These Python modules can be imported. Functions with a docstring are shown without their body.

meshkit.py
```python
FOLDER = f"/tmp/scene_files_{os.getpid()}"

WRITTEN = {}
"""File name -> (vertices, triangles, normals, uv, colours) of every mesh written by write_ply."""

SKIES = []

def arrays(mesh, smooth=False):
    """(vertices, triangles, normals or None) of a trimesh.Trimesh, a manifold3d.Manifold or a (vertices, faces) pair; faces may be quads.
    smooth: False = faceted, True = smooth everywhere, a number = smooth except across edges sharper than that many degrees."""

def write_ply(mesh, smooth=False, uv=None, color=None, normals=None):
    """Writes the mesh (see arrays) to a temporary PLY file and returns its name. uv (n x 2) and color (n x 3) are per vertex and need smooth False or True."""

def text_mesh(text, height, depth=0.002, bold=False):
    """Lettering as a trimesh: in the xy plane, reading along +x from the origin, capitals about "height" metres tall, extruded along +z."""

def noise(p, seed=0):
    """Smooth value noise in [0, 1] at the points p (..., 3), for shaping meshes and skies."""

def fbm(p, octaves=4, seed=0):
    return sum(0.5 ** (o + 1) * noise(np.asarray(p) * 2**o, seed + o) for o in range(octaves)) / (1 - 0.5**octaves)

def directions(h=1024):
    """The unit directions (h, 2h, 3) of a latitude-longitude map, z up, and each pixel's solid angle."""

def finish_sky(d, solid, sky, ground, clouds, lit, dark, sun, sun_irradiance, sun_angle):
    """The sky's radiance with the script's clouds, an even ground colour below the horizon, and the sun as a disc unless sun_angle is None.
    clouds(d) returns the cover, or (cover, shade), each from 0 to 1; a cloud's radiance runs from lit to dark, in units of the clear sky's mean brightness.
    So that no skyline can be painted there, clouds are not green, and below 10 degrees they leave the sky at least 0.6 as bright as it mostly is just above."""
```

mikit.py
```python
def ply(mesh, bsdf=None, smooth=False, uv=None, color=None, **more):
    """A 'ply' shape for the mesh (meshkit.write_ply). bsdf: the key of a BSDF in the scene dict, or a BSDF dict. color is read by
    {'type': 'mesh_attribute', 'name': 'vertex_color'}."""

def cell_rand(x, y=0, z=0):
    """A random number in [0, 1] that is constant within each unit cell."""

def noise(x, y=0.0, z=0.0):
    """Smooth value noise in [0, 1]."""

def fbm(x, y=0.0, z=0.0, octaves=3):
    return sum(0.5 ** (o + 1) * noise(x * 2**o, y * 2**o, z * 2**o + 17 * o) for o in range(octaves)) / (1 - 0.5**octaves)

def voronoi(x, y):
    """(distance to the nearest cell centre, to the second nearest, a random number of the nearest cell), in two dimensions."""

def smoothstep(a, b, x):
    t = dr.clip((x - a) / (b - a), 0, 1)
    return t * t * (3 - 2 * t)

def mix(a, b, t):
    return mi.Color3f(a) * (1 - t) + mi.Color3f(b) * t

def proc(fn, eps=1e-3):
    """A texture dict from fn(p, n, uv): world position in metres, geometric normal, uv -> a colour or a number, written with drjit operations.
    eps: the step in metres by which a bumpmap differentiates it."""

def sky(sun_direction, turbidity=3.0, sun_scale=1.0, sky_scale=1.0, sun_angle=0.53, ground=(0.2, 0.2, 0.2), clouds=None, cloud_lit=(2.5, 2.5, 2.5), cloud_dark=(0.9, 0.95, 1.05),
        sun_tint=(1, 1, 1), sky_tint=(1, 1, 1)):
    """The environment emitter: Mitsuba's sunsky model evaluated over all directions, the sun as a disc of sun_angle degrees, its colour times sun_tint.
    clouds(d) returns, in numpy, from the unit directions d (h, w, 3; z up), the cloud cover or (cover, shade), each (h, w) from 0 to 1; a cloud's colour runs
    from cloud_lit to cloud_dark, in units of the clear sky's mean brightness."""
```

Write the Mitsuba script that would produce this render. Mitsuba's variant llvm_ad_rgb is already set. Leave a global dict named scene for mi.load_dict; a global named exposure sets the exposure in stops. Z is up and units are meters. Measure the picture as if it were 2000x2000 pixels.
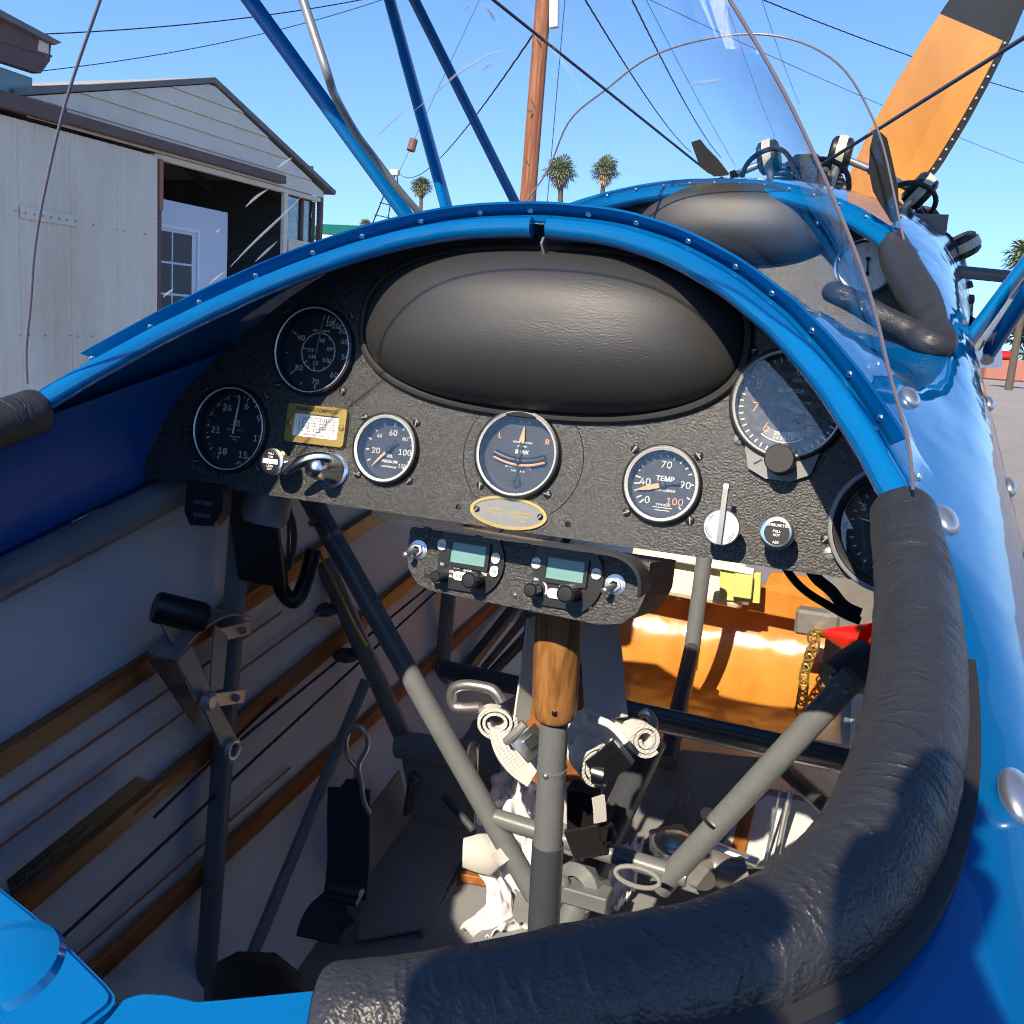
import math, random
import numpy as np, trimesh, drjit as dr, mitsuba as mi, mikit, meshkit
from shapely.geometry import Polygon, Point, box as sbox
from shapely import affinity
from mikit import fbm, noise, mix, smoothstep, proc
rng = np.random.default_rng(7)
T4 = mi.ScalarTransform4f
scene, labels = {}, {}
# ---------------------------------------------------------------- camera, sky, exposure
CAM = (0.24812,-0.68241,0.09591)
scene['camera'] = {'type': 'perspective', 'fov': 2*math.degrees(math.atan(1000/1850)), 'fov_axis': 'x', 'near_clip': 0.02, 'far_clip': 3000.0,
    'to_world': T4().look_at(origin=CAM, target=(-0.08974,0.23924,-0.09489), up=(-0.13589,0.15284,0.97886))}
scene['sky'] = mikit.sky((-0.10, -0.79, 0.605), turbidity=2.1, sky_scale=1.30, sun_tint=(0.95, 1.0, 1.08), ground=(0.16, 0.155, 0.15), sky_tint=(0.66, 0.82, 1.10))
exposure = 2.35
# ---------------------------------------------------------------- frames: world z up, +y the way the aircraft points, metres
ZG = -1.5541                                   # the ground; the aircraft stands tail-low, 13 degrees nose up
PX, PU, PN = (np.array(v) for v in ((0.99997,0.00000,0.00764), (-0.00752,0.18180,0.98331), (-0.00139,-0.98334,0.18180)))   # instrument panel: right, up, outward (aft)
AF = np.array([0, math.cos(math.radians(13)), math.sin(math.radians(13))]); AU = np.array([0, -AF[2], AF[1]])
AX = np.array([1.0, 0, 0])
WO, WT, WN = (np.array(v) for v in ((-8.44124,6.99370,-1.55409), (0.02520,0.99968,0.00000), (0.99968,-0.02520,0.00000)))   # shed front wall: origin on the ground, along, outward
EZ = np.array([0, 0, 1.0])
def pw(x, z, h=0.0): return PX*x + PU*z + PN*h
def aw(p): p = np.asarray(p, float); return p[..., :1]*AX + p[..., 1:2]*AF + p[..., 2:3]*AU
def ww(t, z, d=0.0): return WO + WT*t + EZ*z + WN*d
def unit(v): v = np.asarray(v, float); return v/np.linalg.norm(v)
# ---------------------------------------------------------------- mesh helpers
def tm(v, f): return trimesh.Trimesh(np.asarray(v, float), np.asarray(f, int), process=False)
def merge(*ms):
    out = []
    for m in ms: out += m if isinstance(m, list) else [m]
    return trimesh.util.concatenate(out)
def place(m, o, ex, ey, ez):
    m = m.copy(); v = m.vertices; o, ex, ey, ez = (np.asarray(a, float) for a in (o, ex, ey, ez))
    m.vertices = o + v[:, :1]*ex + v[:, 1:2]*ey + v[:, 2:3]*ez
    if np.dot(np.cross(ex, ey), ez) < 0: m.invert()
    return m
def spl(pts, n, closed=False):
    from scipy.interpolate import CubicSpline
    p = np.asarray(pts, float)
    if closed: p = np.vstack([p, p[:1]])
    s = np.r_[0, np.cumsum(np.linalg.norm(np.diff(p, axis=0), axis=1))]
    return CubicSpline(s, p, bc_type='periodic' if closed else 'natural')(np.linspace(0, s[-1], n))
def frames(p, up=None):
    p = np.asarray(p, float); t = np.gradient(p, axis=0); t /= np.linalg.norm(t, axis=1, keepdims=True)
    a = np.cross(t[0], [0.3, 0.1, 0.9] if up is None else up)
    if np.linalg.norm(a) < 1e-6: a = np.cross(t[0], [1, 0, 0.2])
    A = []
    for k in range(len(p)):
        a = a - t[k]*(a@t[k]) if up is None else np.cross(t[k], up)
        a = a/np.linalg.norm(a); A.append(a)
    A = np.array(A); return t, A, np.cross(t, A)
def grid_faces(n, m, wrap=False):
    i, j = np.meshgrid(np.arange(n-1), np.arange(m if wrap else m-1), indexing='ij'); i, j = i.ravel(), j.ravel(); k = (j+1) % m
    return np.vstack([np.c_[i*m+j, (i+1)*m+k, i*m+k], np.c_[i*m+j, (i+1)*m+j, (i+1)*m+k]])
def tube(pts, r, n=14, caps=True, up=None, section=None):
    """a round tube (or a tube of the given 2D section) along the polyline"""
    p = np.asarray(pts, float); t, A, B = frames(p, up); r = np.broadcast_to(r, (len(p),)).astype(float)
    a = np.arange(n)*2*np.pi/n
    sec = np.c_[np.cos(a), np.sin(a)] if section is None else np.asarray(section, float); n = len(sec)
    v = (p[:, None] + r[:, None, None]*(sec[None, :, :1]*A[:, None] + sec[None, :, 1:]*B[:, None])).reshape(-1, 3)
    f = grid_faces(len(p), n, True)
    if caps:
        v = np.vstack([v, p[:1], p[-1:]]); c0, c1, j = len(v)-2, len(v)-1, np.arange(n); k = (j+1) % n; b = (len(p)-1)*n
        f = np.vstack([f, np.c_[j*0+c0, j, k], np.c_[j*0+c1, b+k, b+j]])
    m = tm(v, f)
    if m.volume < 0: m.invert()
    return m
def rod(a, b, r, n=12, r2=None): return tube([a, b], [r, r if r2 is None else r2], n)
def lathe(prof, o, axis, n=48):
    """profile (radius, height) turned about the axis through o"""
    ax = unit(axis); x = unit(np.cross(ax, [0.2, 0.35, 0.9])); y = np.cross(ax, x); a = np.arange(n)*2*np.pi/n; P = np.asarray(prof, float)
    v = (np.asarray(o, float) + P[:, None, 1:]*ax + P[:, None, :1]*(np.cos(a)[None, :, None]*x + np.sin(a)[None, :, None]*y)).reshape(-1, 3)
    m = tm(v, grid_faces(len(P), n, True)); m.merge_vertices(); m.update_faces(m.nondegenerate_faces())
    return m
def cbox(c, hx, hy, hz, ex=(1, 0, 0), ey=(0, 1, 0), ez=(0, 0, 1), b=None):
    """chamfered box: centre, half sizes along its axes"""
    b = min(hx, hy, hz)*0.15 if b is None else b
    P = []
    for sx in (-1, 1):
        for sy in (-1, 1):
            for sz in (-1, 1):
                P += [(sx*hx, sy*(hy-b), sz*(hz-b)), (sx*(hx-b), sy*hy, sz*(hz-b)), (sx*(hx-b), sy*(hy-b), sz*hz)]
    return place(trimesh.convex.convex_hull(np.array(P)), c, ex, ey, ez)
def bar(a, b, w, h, up=(0, 0, 1), bev=None):
    """a rectangular bar from a to b, w across and h along 'up'"""
    a, b = np.asarray(a, float), np.asarray(b, float); t = unit(b-a); s = unit(np.cross(t, up)); u = np.cross(s, t)
    return cbox((a+b)/2, np.linalg.norm(b-a)/2, w/2, h/2, t, s, u, bev)
def prism(poly, depth, o, ex, ey, ez):
    m = merge([trimesh.creation.extrude_polygon(g, depth, engine='earcut') for g in getattr(poly, 'geoms', [poly])])
    return place(m, o, ex, ey, ez)
def rbox2(x0, z0, x1, z1, r): return sbox(x0+r, z0+r, x1-r, z1-r).buffer(r, quad_segs=6)
def text(s, h, c, ex, ey, ez, depth=0.0004, bold=False, ang=0.0):
    """lettering centred on c"""
    m = meshkit.text_mesh(s, h, depth, bold); b = m.bounds; m.apply_translation([-(b[0][0]+b[1][0])/2, -(b[0][1]+b[1][1])/2, 0])
    ca, sa = math.cos(ang), math.sin(ang); ex, ey = np.asarray(ex, float), np.asarray(ey, float)
    return place(m, c, ex*ca+ey*sa, -ex*sa+ey*ca, ez)
def hull(pts): return trimesh.convex.convex_hull(np.asarray(pts, float))
def ico(c, r, sub=2, s=(1, 1, 1)):
    m = trimesh.creation.icosphere(subdivisions=sub, radius=1.0); m.apply_scale(np.array(s)*r); m.apply_translation(c); return m
# ---------------------------------------------------------------- scene helpers
count = {}
def key_for(k):
    n = count.get(k, 0); count[k] = n+1
    return k if n == 0 else f'{k}_{n:03d}'
def say(k, label=None, cat=None, group=None, kind=None):
    d = {a: b for a, b in (('label', label), ('category', cat), ('group', group), ('kind', kind)) if b}
    if d: labels[k] = d
def thing(k, label, cat, group=None):
    k = key_for(k); say(k, label, cat, group); return k
def add(k, mesh, mat, label=None, cat=None, group=None, kind=None, smooth=35, **kw):
    k = key_for(k); scene[k] = mikit.ply(merge(mesh) if isinstance(mesh, list) else mesh, mat, smooth=smooth, **kw); say(k, label, cat, group, kind); return k
def part(parent, name, mesh, mat, label=None, kind=None, smooth=35, **kw): return add(f'{parent}__{name}', mesh, mat, label, None, None, kind, smooth, **kw)
# ---------------------------------------------------------------- materials
def rgb(*c): return {'type': 'rgb', 'value': list(c)}
def pr(c, rough=0.5, **k): return {'type': 'twosided', 'bsdf': {'type': 'principled', 'base_color': c if isinstance(c, dict) else rgb(*c), 'roughness': rough, 'specular': k.pop('specular', 0.5), **k}}
def bump(c, rough, fn, scale, eps=4e-4, **k): return {'type': 'twosided', 'bsdf': {'type': 'bumpmap', 'tex': proc(fn, eps), 'scale': scale, 'bsdf': pr(c, rough, **k)['bsdf']}}
def along(p): return p.y*float(AF[1]) + p.z*float(AF[2])
def grain(a, b, s, across=60.0):
    def f(p, n, uv):
        g = fbm(p.x*across, along(p)*s, (p.z*float(AF[1]) - p.y*float(AF[2]))*across, 4); return mix(a, b, smoothstep(0.25, 0.75, g))
    return proc(f)
scene['m_blue'] = {'type': 'twosided', 'bsdf': {'type': 'plastic', 'diffuse_reflectance': rgb(0.0005, 0.122, 0.335), 'int_ior': 1.6, 'nonlinear': False}}
scene['m_blue_skin'] = {'type': 'twosided', 'bsdf': {'type': 'bumpmap', 'tex': proc(lambda p, n, uv: fbm(p.x*16, along(p)*11, p.z*16, 3), 1e-3), 'scale': 0.0022, 'bsdf': {'type': 'plastic', 'diffuse_reflectance': proc(lambda p, n, uv: mix((0.0004, 0.078, 0.235), (0.0010, 0.100, 0.29), fbm(p.x*7, p.y*7, p.z*7, 4))), 'int_ior': 1.42, 'nonlinear': False}}}
scene['m_smear'] = {'type': 'mask', 'opacity': 0.38, 'bsdf': {'type': 'twosided', 'bsdf': {'type': 'diffuse', 'reflectance': rgb(0.75, 0.76, 0.78)}}}
scene['m_blue_in'] = pr((0.001, 0.085, 0.33), 0.42)
scene['m_panel'] = bump(proc(lambda p, n, uv: mix((0.016, 0.017, 0.018), (0.070, 0.071, 0.072), smoothstep(0.38, 0.72, fbm(p.x*900, p.y*900, p.z*900, 2)))), 0.45, lambda p, n, uv: fbm(p.x*900, p.y*900, p.z*900, 2), 0.00055, 2e-4)
def _leather(p, n, uv):
    w = noise(uv.x*60, uv.y*60)*3.0; a = 1 - dr.abs(2*noise(uv.x*330 + w, uv.y*95) - 1); b = 1 - dr.abs(2*noise(uv.x*150 + w, uv.y*42 + 7) - 1)
    return 0.55*a + 0.8*b*smoothstep(0.35, 0.7, fbm(uv.x*22, uv.y*30)) + 0.35*fbm(uv.x*1100, uv.y*1100, 0.0, 2)
scene['m_pad'] = bump(proc(lambda p, n, uv: mix((0.019, 0.0195, 0.022), (0.028, 0.028, 0.030), fbm(uv.x*40, uv.y*60, 3.0, 3))), 0.43, _leather, 0.0011, 2e-4, specular=0.6)
scene['m_crash'] = bump((0.034, 0.034, 0.0345), 0.46, lambda p, n, uv: fbm(p.x*1000, p.y*1000, p.z*1000, 2), 0.00028, 2e-4)
scene['m_black'] = pr((0.012, 0.012, 0.013), 0.38)
scene['m_rubber'] = pr((0.018, 0.018, 0.019), 0.6)
scene['m_chrome'] = pr((0.84, 0.83, 0.81), 0.20, metallic=1.0)
scene['m_alu'] = pr((0.62, 0.62, 0.62), 0.34, metallic=0.9)
scene['m_brass'] = pr(proc(lambda p, n, uv: mix((0.52, 0.36, 0.10), (0.62, 0.44, 0.15), fbm(p.x*90, p.y*90, p.z*90))), 0.34, metallic=0.75)
scene['m_tube'] = pr(proc(lambda p, n, uv: mix((0.125, 0.138, 0.148), (0.165, 0.178, 0.188), fbm(p.x*60, p.y*60, p.z*60))), 0.38)
scene['m_tube_dark'] = pr((0.055, 0.062, 0.075), 0.34)
scene['m_steel'] = pr(proc(lambda p, n, uv: mix((0.24, 0.24, 0.235), (0.34, 0.335, 0.325), fbm(p.x*80, p.y*80, p.z*80))), 0.40, metallic=0.5)
scene['m_wood'] = pr(grain((0.23, 0.075, 0.018), (0.36, 0.135, 0.035), 5.0, 90.0), 0.35, clearcoat=0.6, clearcoat_gloss=0.9)
scene['m_grip'] = pr(proc(lambda p, n, uv: mix((0.20, 0.085, 0.024), (0.36, 0.17, 0.055), smoothstep(0.3, 0.7, fbm(p.x*260, p.y*260, p.z*22, 3)))), 0.42, clearcoat=0.3)
scene['m_ply'] = bump(proc(lambda p, n, uv: mix((0.46, 0.17, 0.022), (0.62, 0.27, 0.05), 0.6*smoothstep(0.3, 0.7, fbm(p.x*26, p.y*5, p.z*5, 4)) + 0.4*mikit.cell_rand(p.x*13, 0, 0))), 0.25, lambda p, n, uv: fbm(p.x*24, p.y*24, p.z*24, 2), 0.0035, 2e-3, clearcoat=1.0, clearcoat_gloss=0.9)
scene['m_prop'] = pr(proc(lambda p, n, uv: mix((0.42, 0.17, 0.025), (0.60, 0.27, 0.045), 0.55*smoothstep(0.25, 0.75, fbm(p.x*9+p.z*3, p.y*9, p.z*2, 4)) + 0.45*mikit.cell_rand((p.x-0.36*p.z)*16, 0, 0))), 0.28, clearcoat=1.0, clearcoat_gloss=0.92)
scene['m_fabric'] = bump(proc(lambda p, n, uv: mix((0.58, 0.63, 0.66), (0.66, 0.70, 0.72), fbm(p.x*14, p.y*14, p.z*14))), 0.5, lambda p, n, uv: fbm(p.x*12, p.y*12, p.z*12, 3), 0.004, 2e-3)
scene['m_sheet'] = pr(proc(lambda p, n, uv: mix((0.17, 0.18, 0.19), (0.23, 0.235, 0.24), fbm(p.x*22, p.y*22, p.z*22))), 0.45)
scene['m_cloth'] = pr(proc(lambda p, n, uv: mix((0.62, 0.60, 0.66), (0.80, 0.79, 0.81), smoothstep(0.3, 0.6, fbm(p.x*70, p.y*70, p.z*70)))), 0.9)
scene['m_strap'] = bump((0.60, 0.60, 0.58), 0.8, lambda p, n, uv: dr.sin(p.x*1500)*dr.sin(p.z*1500), 0.0006, 2e-4)
scene['m_belt'] = bump((0.030, 0.034, 0.046), 0.7, lambda p, n, uv: dr.sin(p.x*1500)*dr.sin(p.z*1500), 0.0004, 2e-4)
scene['m_plexi'] = {'type': 'thindielectric', 'int_ior': 1.15}
scene['m_glass'] = {'type': 'thindielectric', 'int_ior': 1.5}
scene['m_dial'] = pr((0.016, 0.017, 0.019), 0.55)
scene['m_dial_grey'] = pr(proc(lambda p, n, uv: mix((0.026, 0.027, 0.028), (0.085, 0.086, 0.088), smoothstep(0.35, 0.75, fbm(p.x*260, p.y*260, p.z*260, 3)))), 0.5)
scene['m_num'] = pr((0.74, 0.72, 0.62), 0.6)
scene['m_lume'] = pr((0.72, 0.34, 0.14), 0.6)
scene['m_lcd'] = pr((0.17, 0.33, 0.31), 0.25)
scene['m_red'] = pr((0.72, 0.012, 0.012), 0.38)
scene['m_white'] = pr((0.76, 0.76, 0.74), 0.45)
scene['m_cream'] = pr((0.74, 0.70, 0.50), 0.5)
scene['m_lime'] = pr((0.58, 0.60, 0.20), 0.5)
scene['m_card'] = pr((0.80, 0.79, 0.74), 0.6)
scene['m_green_paint'] = pr((0.50, 0.53, 0.44), 0.35, clearcoat=0.5)
# outside
scene['m_asphalt'] = pr(proc(lambda p, n, uv: mix((0.125, 0.118, 0.112), (0.185, 0.175, 0.165), 0.6*fbm(p.x*0.5, p.y*0.5, 0.0, 4) + 0.4*fbm(p.x*25, p.y*25, 0.0, 2))), 0.9)
def _beige(p, n, uv):
    s = smoothstep(0.45, 0.8, fbm(p.x*1.4, p.y*1.4, p.z*0.25, 4)); return mix(mix((0.76, 0.63, 0.47), (0.82, 0.70, 0.55), fbm(p.x*6, p.y*6, p.z*1.2)), (0.64, 0.52, 0.37), s)
scene['m_beige'] = pr(proc(_beige), 0.7)
scene['m_brown'] = pr(proc(lambda p, n, uv: mix((0.125, 0.070, 0.060), (0.175, 0.100, 0.085), fbm(p.x*5, p.y*5, p.z*5))), 0.7)
scene['m_salmon'] = pr((0.36, 0.145, 0.105), 0.7)
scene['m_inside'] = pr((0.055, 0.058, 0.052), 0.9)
scene['m_roof'] = pr(proc(lambda p, n, uv: mix((0.16, 0.15, 0.14), (0.23, 0.22, 0.20), fbm(p.x*9, p.y*9, p.z*9))), 0.9)
scene['m_door'] = pr((0.62, 0.65, 0.72), 0.5)
scene['m_skyblue'] = pr((0.24, 0.34, 0.36), 0.7)
scene['m_greenroof'] = pr((0.02, 0.19, 0.13), 0.5)
scene['m_pole'] = pr(proc(lambda p, n, uv: mix((0.18, 0.062, 0.03), (0.33, 0.145, 0.075), smoothstep(0.25, 0.75, fbm(p.x*40, p.y*40, p.z*1.3, 4)))), 0.85)
scene['m_palm'] = {'type': 'twosided', 'bsdf': pr((0.15, 0.18, 0.08), 0.55)['bsdf']}
scene['m_palm_dry'] = pr((0.36, 0.29, 0.19), 0.8)
scene['m_ring'] = pr((0.80, 0.79, 0.75), 0.42, metallic=0.35)
scene['m_leaf'] = pr((0.022, 0.034, 0.016), 0.8)
scene['m_bark'] = pr((0.11, 0.085, 0.065), 0.9)
scene['m_wire'] = pr((0.012, 0.014, 0.022), 0.6)
scene['m_flywire'] = pr((0.10, 0.085, 0.095), 0.35, metallic=0.4)
scene['m_carpaint'] = pr((0.012, 0.018, 0.035), 0.25, clearcoat=1.0)
scene['m_edge'] = pr((0.16, 0.14, 0.17), 0.3)
scene['m_edge_light'] = pr((0.55, 0.56, 0.60), 0.3)
scene['m_smoke'] = pr((0.022, 0.022, 0.020), 0.25)
# ---------------------------------------------------------------- ground
add('ground', tm([(-900, -400, ZG), (900, -400, ZG), (900, 2200, ZG), (-900, 2200, ZG)], [[0, 1, 2], [0, 2, 3]]), 'm_asphalt', 'weathered grey asphalt apron of the airfield', kind='structure')
# ---------------------------------------------------------------- the shed on the left
shed = thing('hangar', 'beige corrugated hangar with lapped board gable and open sliding door', 'hangar')
def wbox(t0, t1, z0, z1, d0, d1, b=0.004): return cbox(ww((t0+t1)/2, (z0+z1)/2, (d0+d1)/2), (t1-t0)/2, abs(d1-d0)/2, (z1-z0)/2, WT, WN, EZ, b)
def wpoly(pts, d0, d1): return prism(Polygon(pts), d1-d0, ww(0, 0, d0), WT, EZ, WN)
apex, eR, eL = (3.216,4.511), (6.14,3.54), (0.420,3.704)
hdr_t, hdr_b, hdr_r = (1.768,3.587)[1], (1.767,3.455)[1], (4.682,3.558)[0]
jamb, post_t, corner = (2.189,3.265)[0], (4.858,3.203)[0], (5.83,3.45)[0]
left_t = 2*apex[0] - eR[0]; eave_z = eR[1]
# gable boards, lapped
zz = hdr_b - 0.02; k = 0
while zz < apex[1] - 0.06:
    z1 = zz + 0.205
    g = Polygon([(left_t, eave_z-0.3), (corner, eave_z-0.3), (corner, eave_z-0.02), (apex[0], apex[1]-0.03), (left_t, apex[1]-(apex[1]-eL[1])/(apex[0]-eL[0])*(apex[0]-left_t)-0.03)]).intersection(sbox(-9, zz, 12, z1))
    if g.area > 0.003:
        m = prism(g, 0.012, ww(0, 0, 0), WT, EZ, WN); m.vertices += WN*((z1 - (m.vertices[:, 2]-ZG))*0.11)[:, None]; part(shed, 'board', m, 'm_beige')
    zz = z1; k += 1
# roof: two slopes running back
for a, b in ((apex, eR), (apex, (left_t-0.15, apex[1]-(apex[1]-eL[1])/(apex[0]-eL[0])*(apex[0]-left_t+0.15)))):
    v = unit(WT*(b[0]-a[0]) + EZ*(b[1]-a[1])); up = unit(np.cross(v, WN)); up = up*np.sign(up[2]); Lr = math.hypot(b[0]-a[0], b[1]-a[1])
    part(shed, 'roof', cbox(ww((a[0]+b[0])/2, (a[1]+b[1])/2 + 0.02, -2.75), Lr/2+0.01, 2.80, 0.035, v, WN, up, 0.006), 'm_roof')
part(shed, 'header', [wbox(-3.5, (0.692,3.561)[0], hdr_b-0.01, hdr_t+0.01, 0.02, 0.17), wbox((0.692,3.561)[0]+0.004, hdr_r, hdr_b+0.01, hdr_t-0.01, 0.02, 0.145)], 'm_brown', 'brown boxed track cover over the sliding door')
part(shed, 'lintel', wbox(jamb-0.02, corner, hdr_b-0.09, hdr_b-0.025, -0.08, 0.012), 'm_beige')
# sliding door: corrugated sheets
seams = [-3.4, -2.35, -1.2, (0.139,2.722)[0], (0.816,2.829)[0], (1.488,2.935)[0], jamb-0.03]
for a, b in zip(seams[:-1], seams[1:]):
    n = max(3, int((b-a)/0.115)); pts = []
    for i in range(n):
        s = a + (b-a)*i/n; w = (b-a)/n
        pts += [(s+w*0.02, 0.055), (s+w*0.62, 0.055), (s+w*0.70, 0.067), (s+w*0.92, 0.067)]
    pts = [(a+0.004, 0.03)] + [(min(max(x, a+0.004), b-0.004), y) for x, y in pts] + [(b-0.004, 0.055), (b-0.004, 0.03)]
    m = trimesh.creation.extrude_polygon(Polygon(pts).buffer(0), hdr_b-0.1, engine='earcut')
    part(shed, 'door_panel', place(m, ww(0, 0.03, 0), WT, WN, EZ), 'm_beige', 'tall corrugated beige sheet of the sliding door')
bl = [(0.144,2.513),(0.898,2.522)]; bz = (0.507,2.470)[1]
bt = part(shed, 'batten', wbox(bl[0][0], bl[1][0], bz-0.075, bz+0.05, 0.068, 0.082), 'm_beige')
for i in range(7): part(bt, 'rivet', ico(ww(bl[0][0]+0.06+i*(bl[1][0]-bl[0][0]-0.1)/6, bz-0.015, 0.083), 0.012, 1), 'm_steel')
for t, z in [(1.135,2.450),(1.484,2.440),(1.600,2.433),(1.945,2.440),(0.781,1.192),(0.886,1.183),(1.117,1.188),(1.458,1.184),(0.114,1.178),(0.232,1.180),(0.438,1.184),(0.097,2.463)]: part(shed, 'screw', ico(ww(t, z, 0.068), 0.010, 1), 'm_steel')
part(shed, 'jamb', wbox(jamb+0.01, (2.265,3.279)[0], (2.229,2.753)[1], hdr_b-0.09, -0.02, 0.06), 'm_salmon', 'salmon painted strip at the top of the door jamb')
part(shed, 'jamb', wbox(jamb+0.0, (2.327,2.393)[0], 0, hdr_b-0.095, -0.12, -0.025), 'm_brown')
part(shed, 'post', wbox(post_t-0.02, (4.937,3.214)[0], 0, hdr_b-0.09, -0.05, 0.01), 'm_beige')
# right of the post: boards below, a dark window above
wz = (5.39,2.72)[1]; zz = 0.0
while zz < wz-0.01:
    z1 = min(zz+0.205, wz); m = wbox((4.967,2.679)[0]+0.01, corner, zz, z1, -0.03, 0.0); m.vertices += WN*((z1-(m.vertices[:, 2]-ZG))*0.08)[:, None]; part(shed, 'board', m, 'm_beige'); zz = z1
wn = part(shed, 'window', wbox((4.954,2.948)[0]+0.02, corner-0.05, wz+0.005, hdr_b-0.1, -0.10, -0.09), 'm_glass')
for x in (1648, 1712): part(wn, 'frame', wbox(*(lambda t: (t-0.02, t+0.02))(((4.954,2.948)[0]*(1735-x)+corner*(x-1553))/182), wz, hdr_b-0.1, -0.09, -0.05), 'm_brown')
part(shed, 'corner_board', wbox(corner-0.05, corner+0.02, 0, eave_z-0.05, -0.06, 0.022), 'm_brown')
# inside: floor, back, far side boards, rafters
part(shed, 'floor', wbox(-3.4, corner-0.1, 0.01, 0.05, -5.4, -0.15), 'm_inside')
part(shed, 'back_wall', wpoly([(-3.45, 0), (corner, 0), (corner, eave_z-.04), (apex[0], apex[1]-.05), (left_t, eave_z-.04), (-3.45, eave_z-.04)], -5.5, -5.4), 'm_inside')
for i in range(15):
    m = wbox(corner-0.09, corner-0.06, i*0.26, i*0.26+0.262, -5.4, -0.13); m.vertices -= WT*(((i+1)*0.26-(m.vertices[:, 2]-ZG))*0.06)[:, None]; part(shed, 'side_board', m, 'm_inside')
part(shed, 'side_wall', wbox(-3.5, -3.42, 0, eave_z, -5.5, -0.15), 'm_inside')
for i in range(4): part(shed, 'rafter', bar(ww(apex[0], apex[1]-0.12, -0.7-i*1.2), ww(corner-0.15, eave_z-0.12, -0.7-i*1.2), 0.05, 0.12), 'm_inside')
part(shed, 'tie_beam', wbox(-3.3, corner-0.1, hdr_b-0.35, hdr_b-0.22, -2.6, -2.5), 'm_inside')
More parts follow.
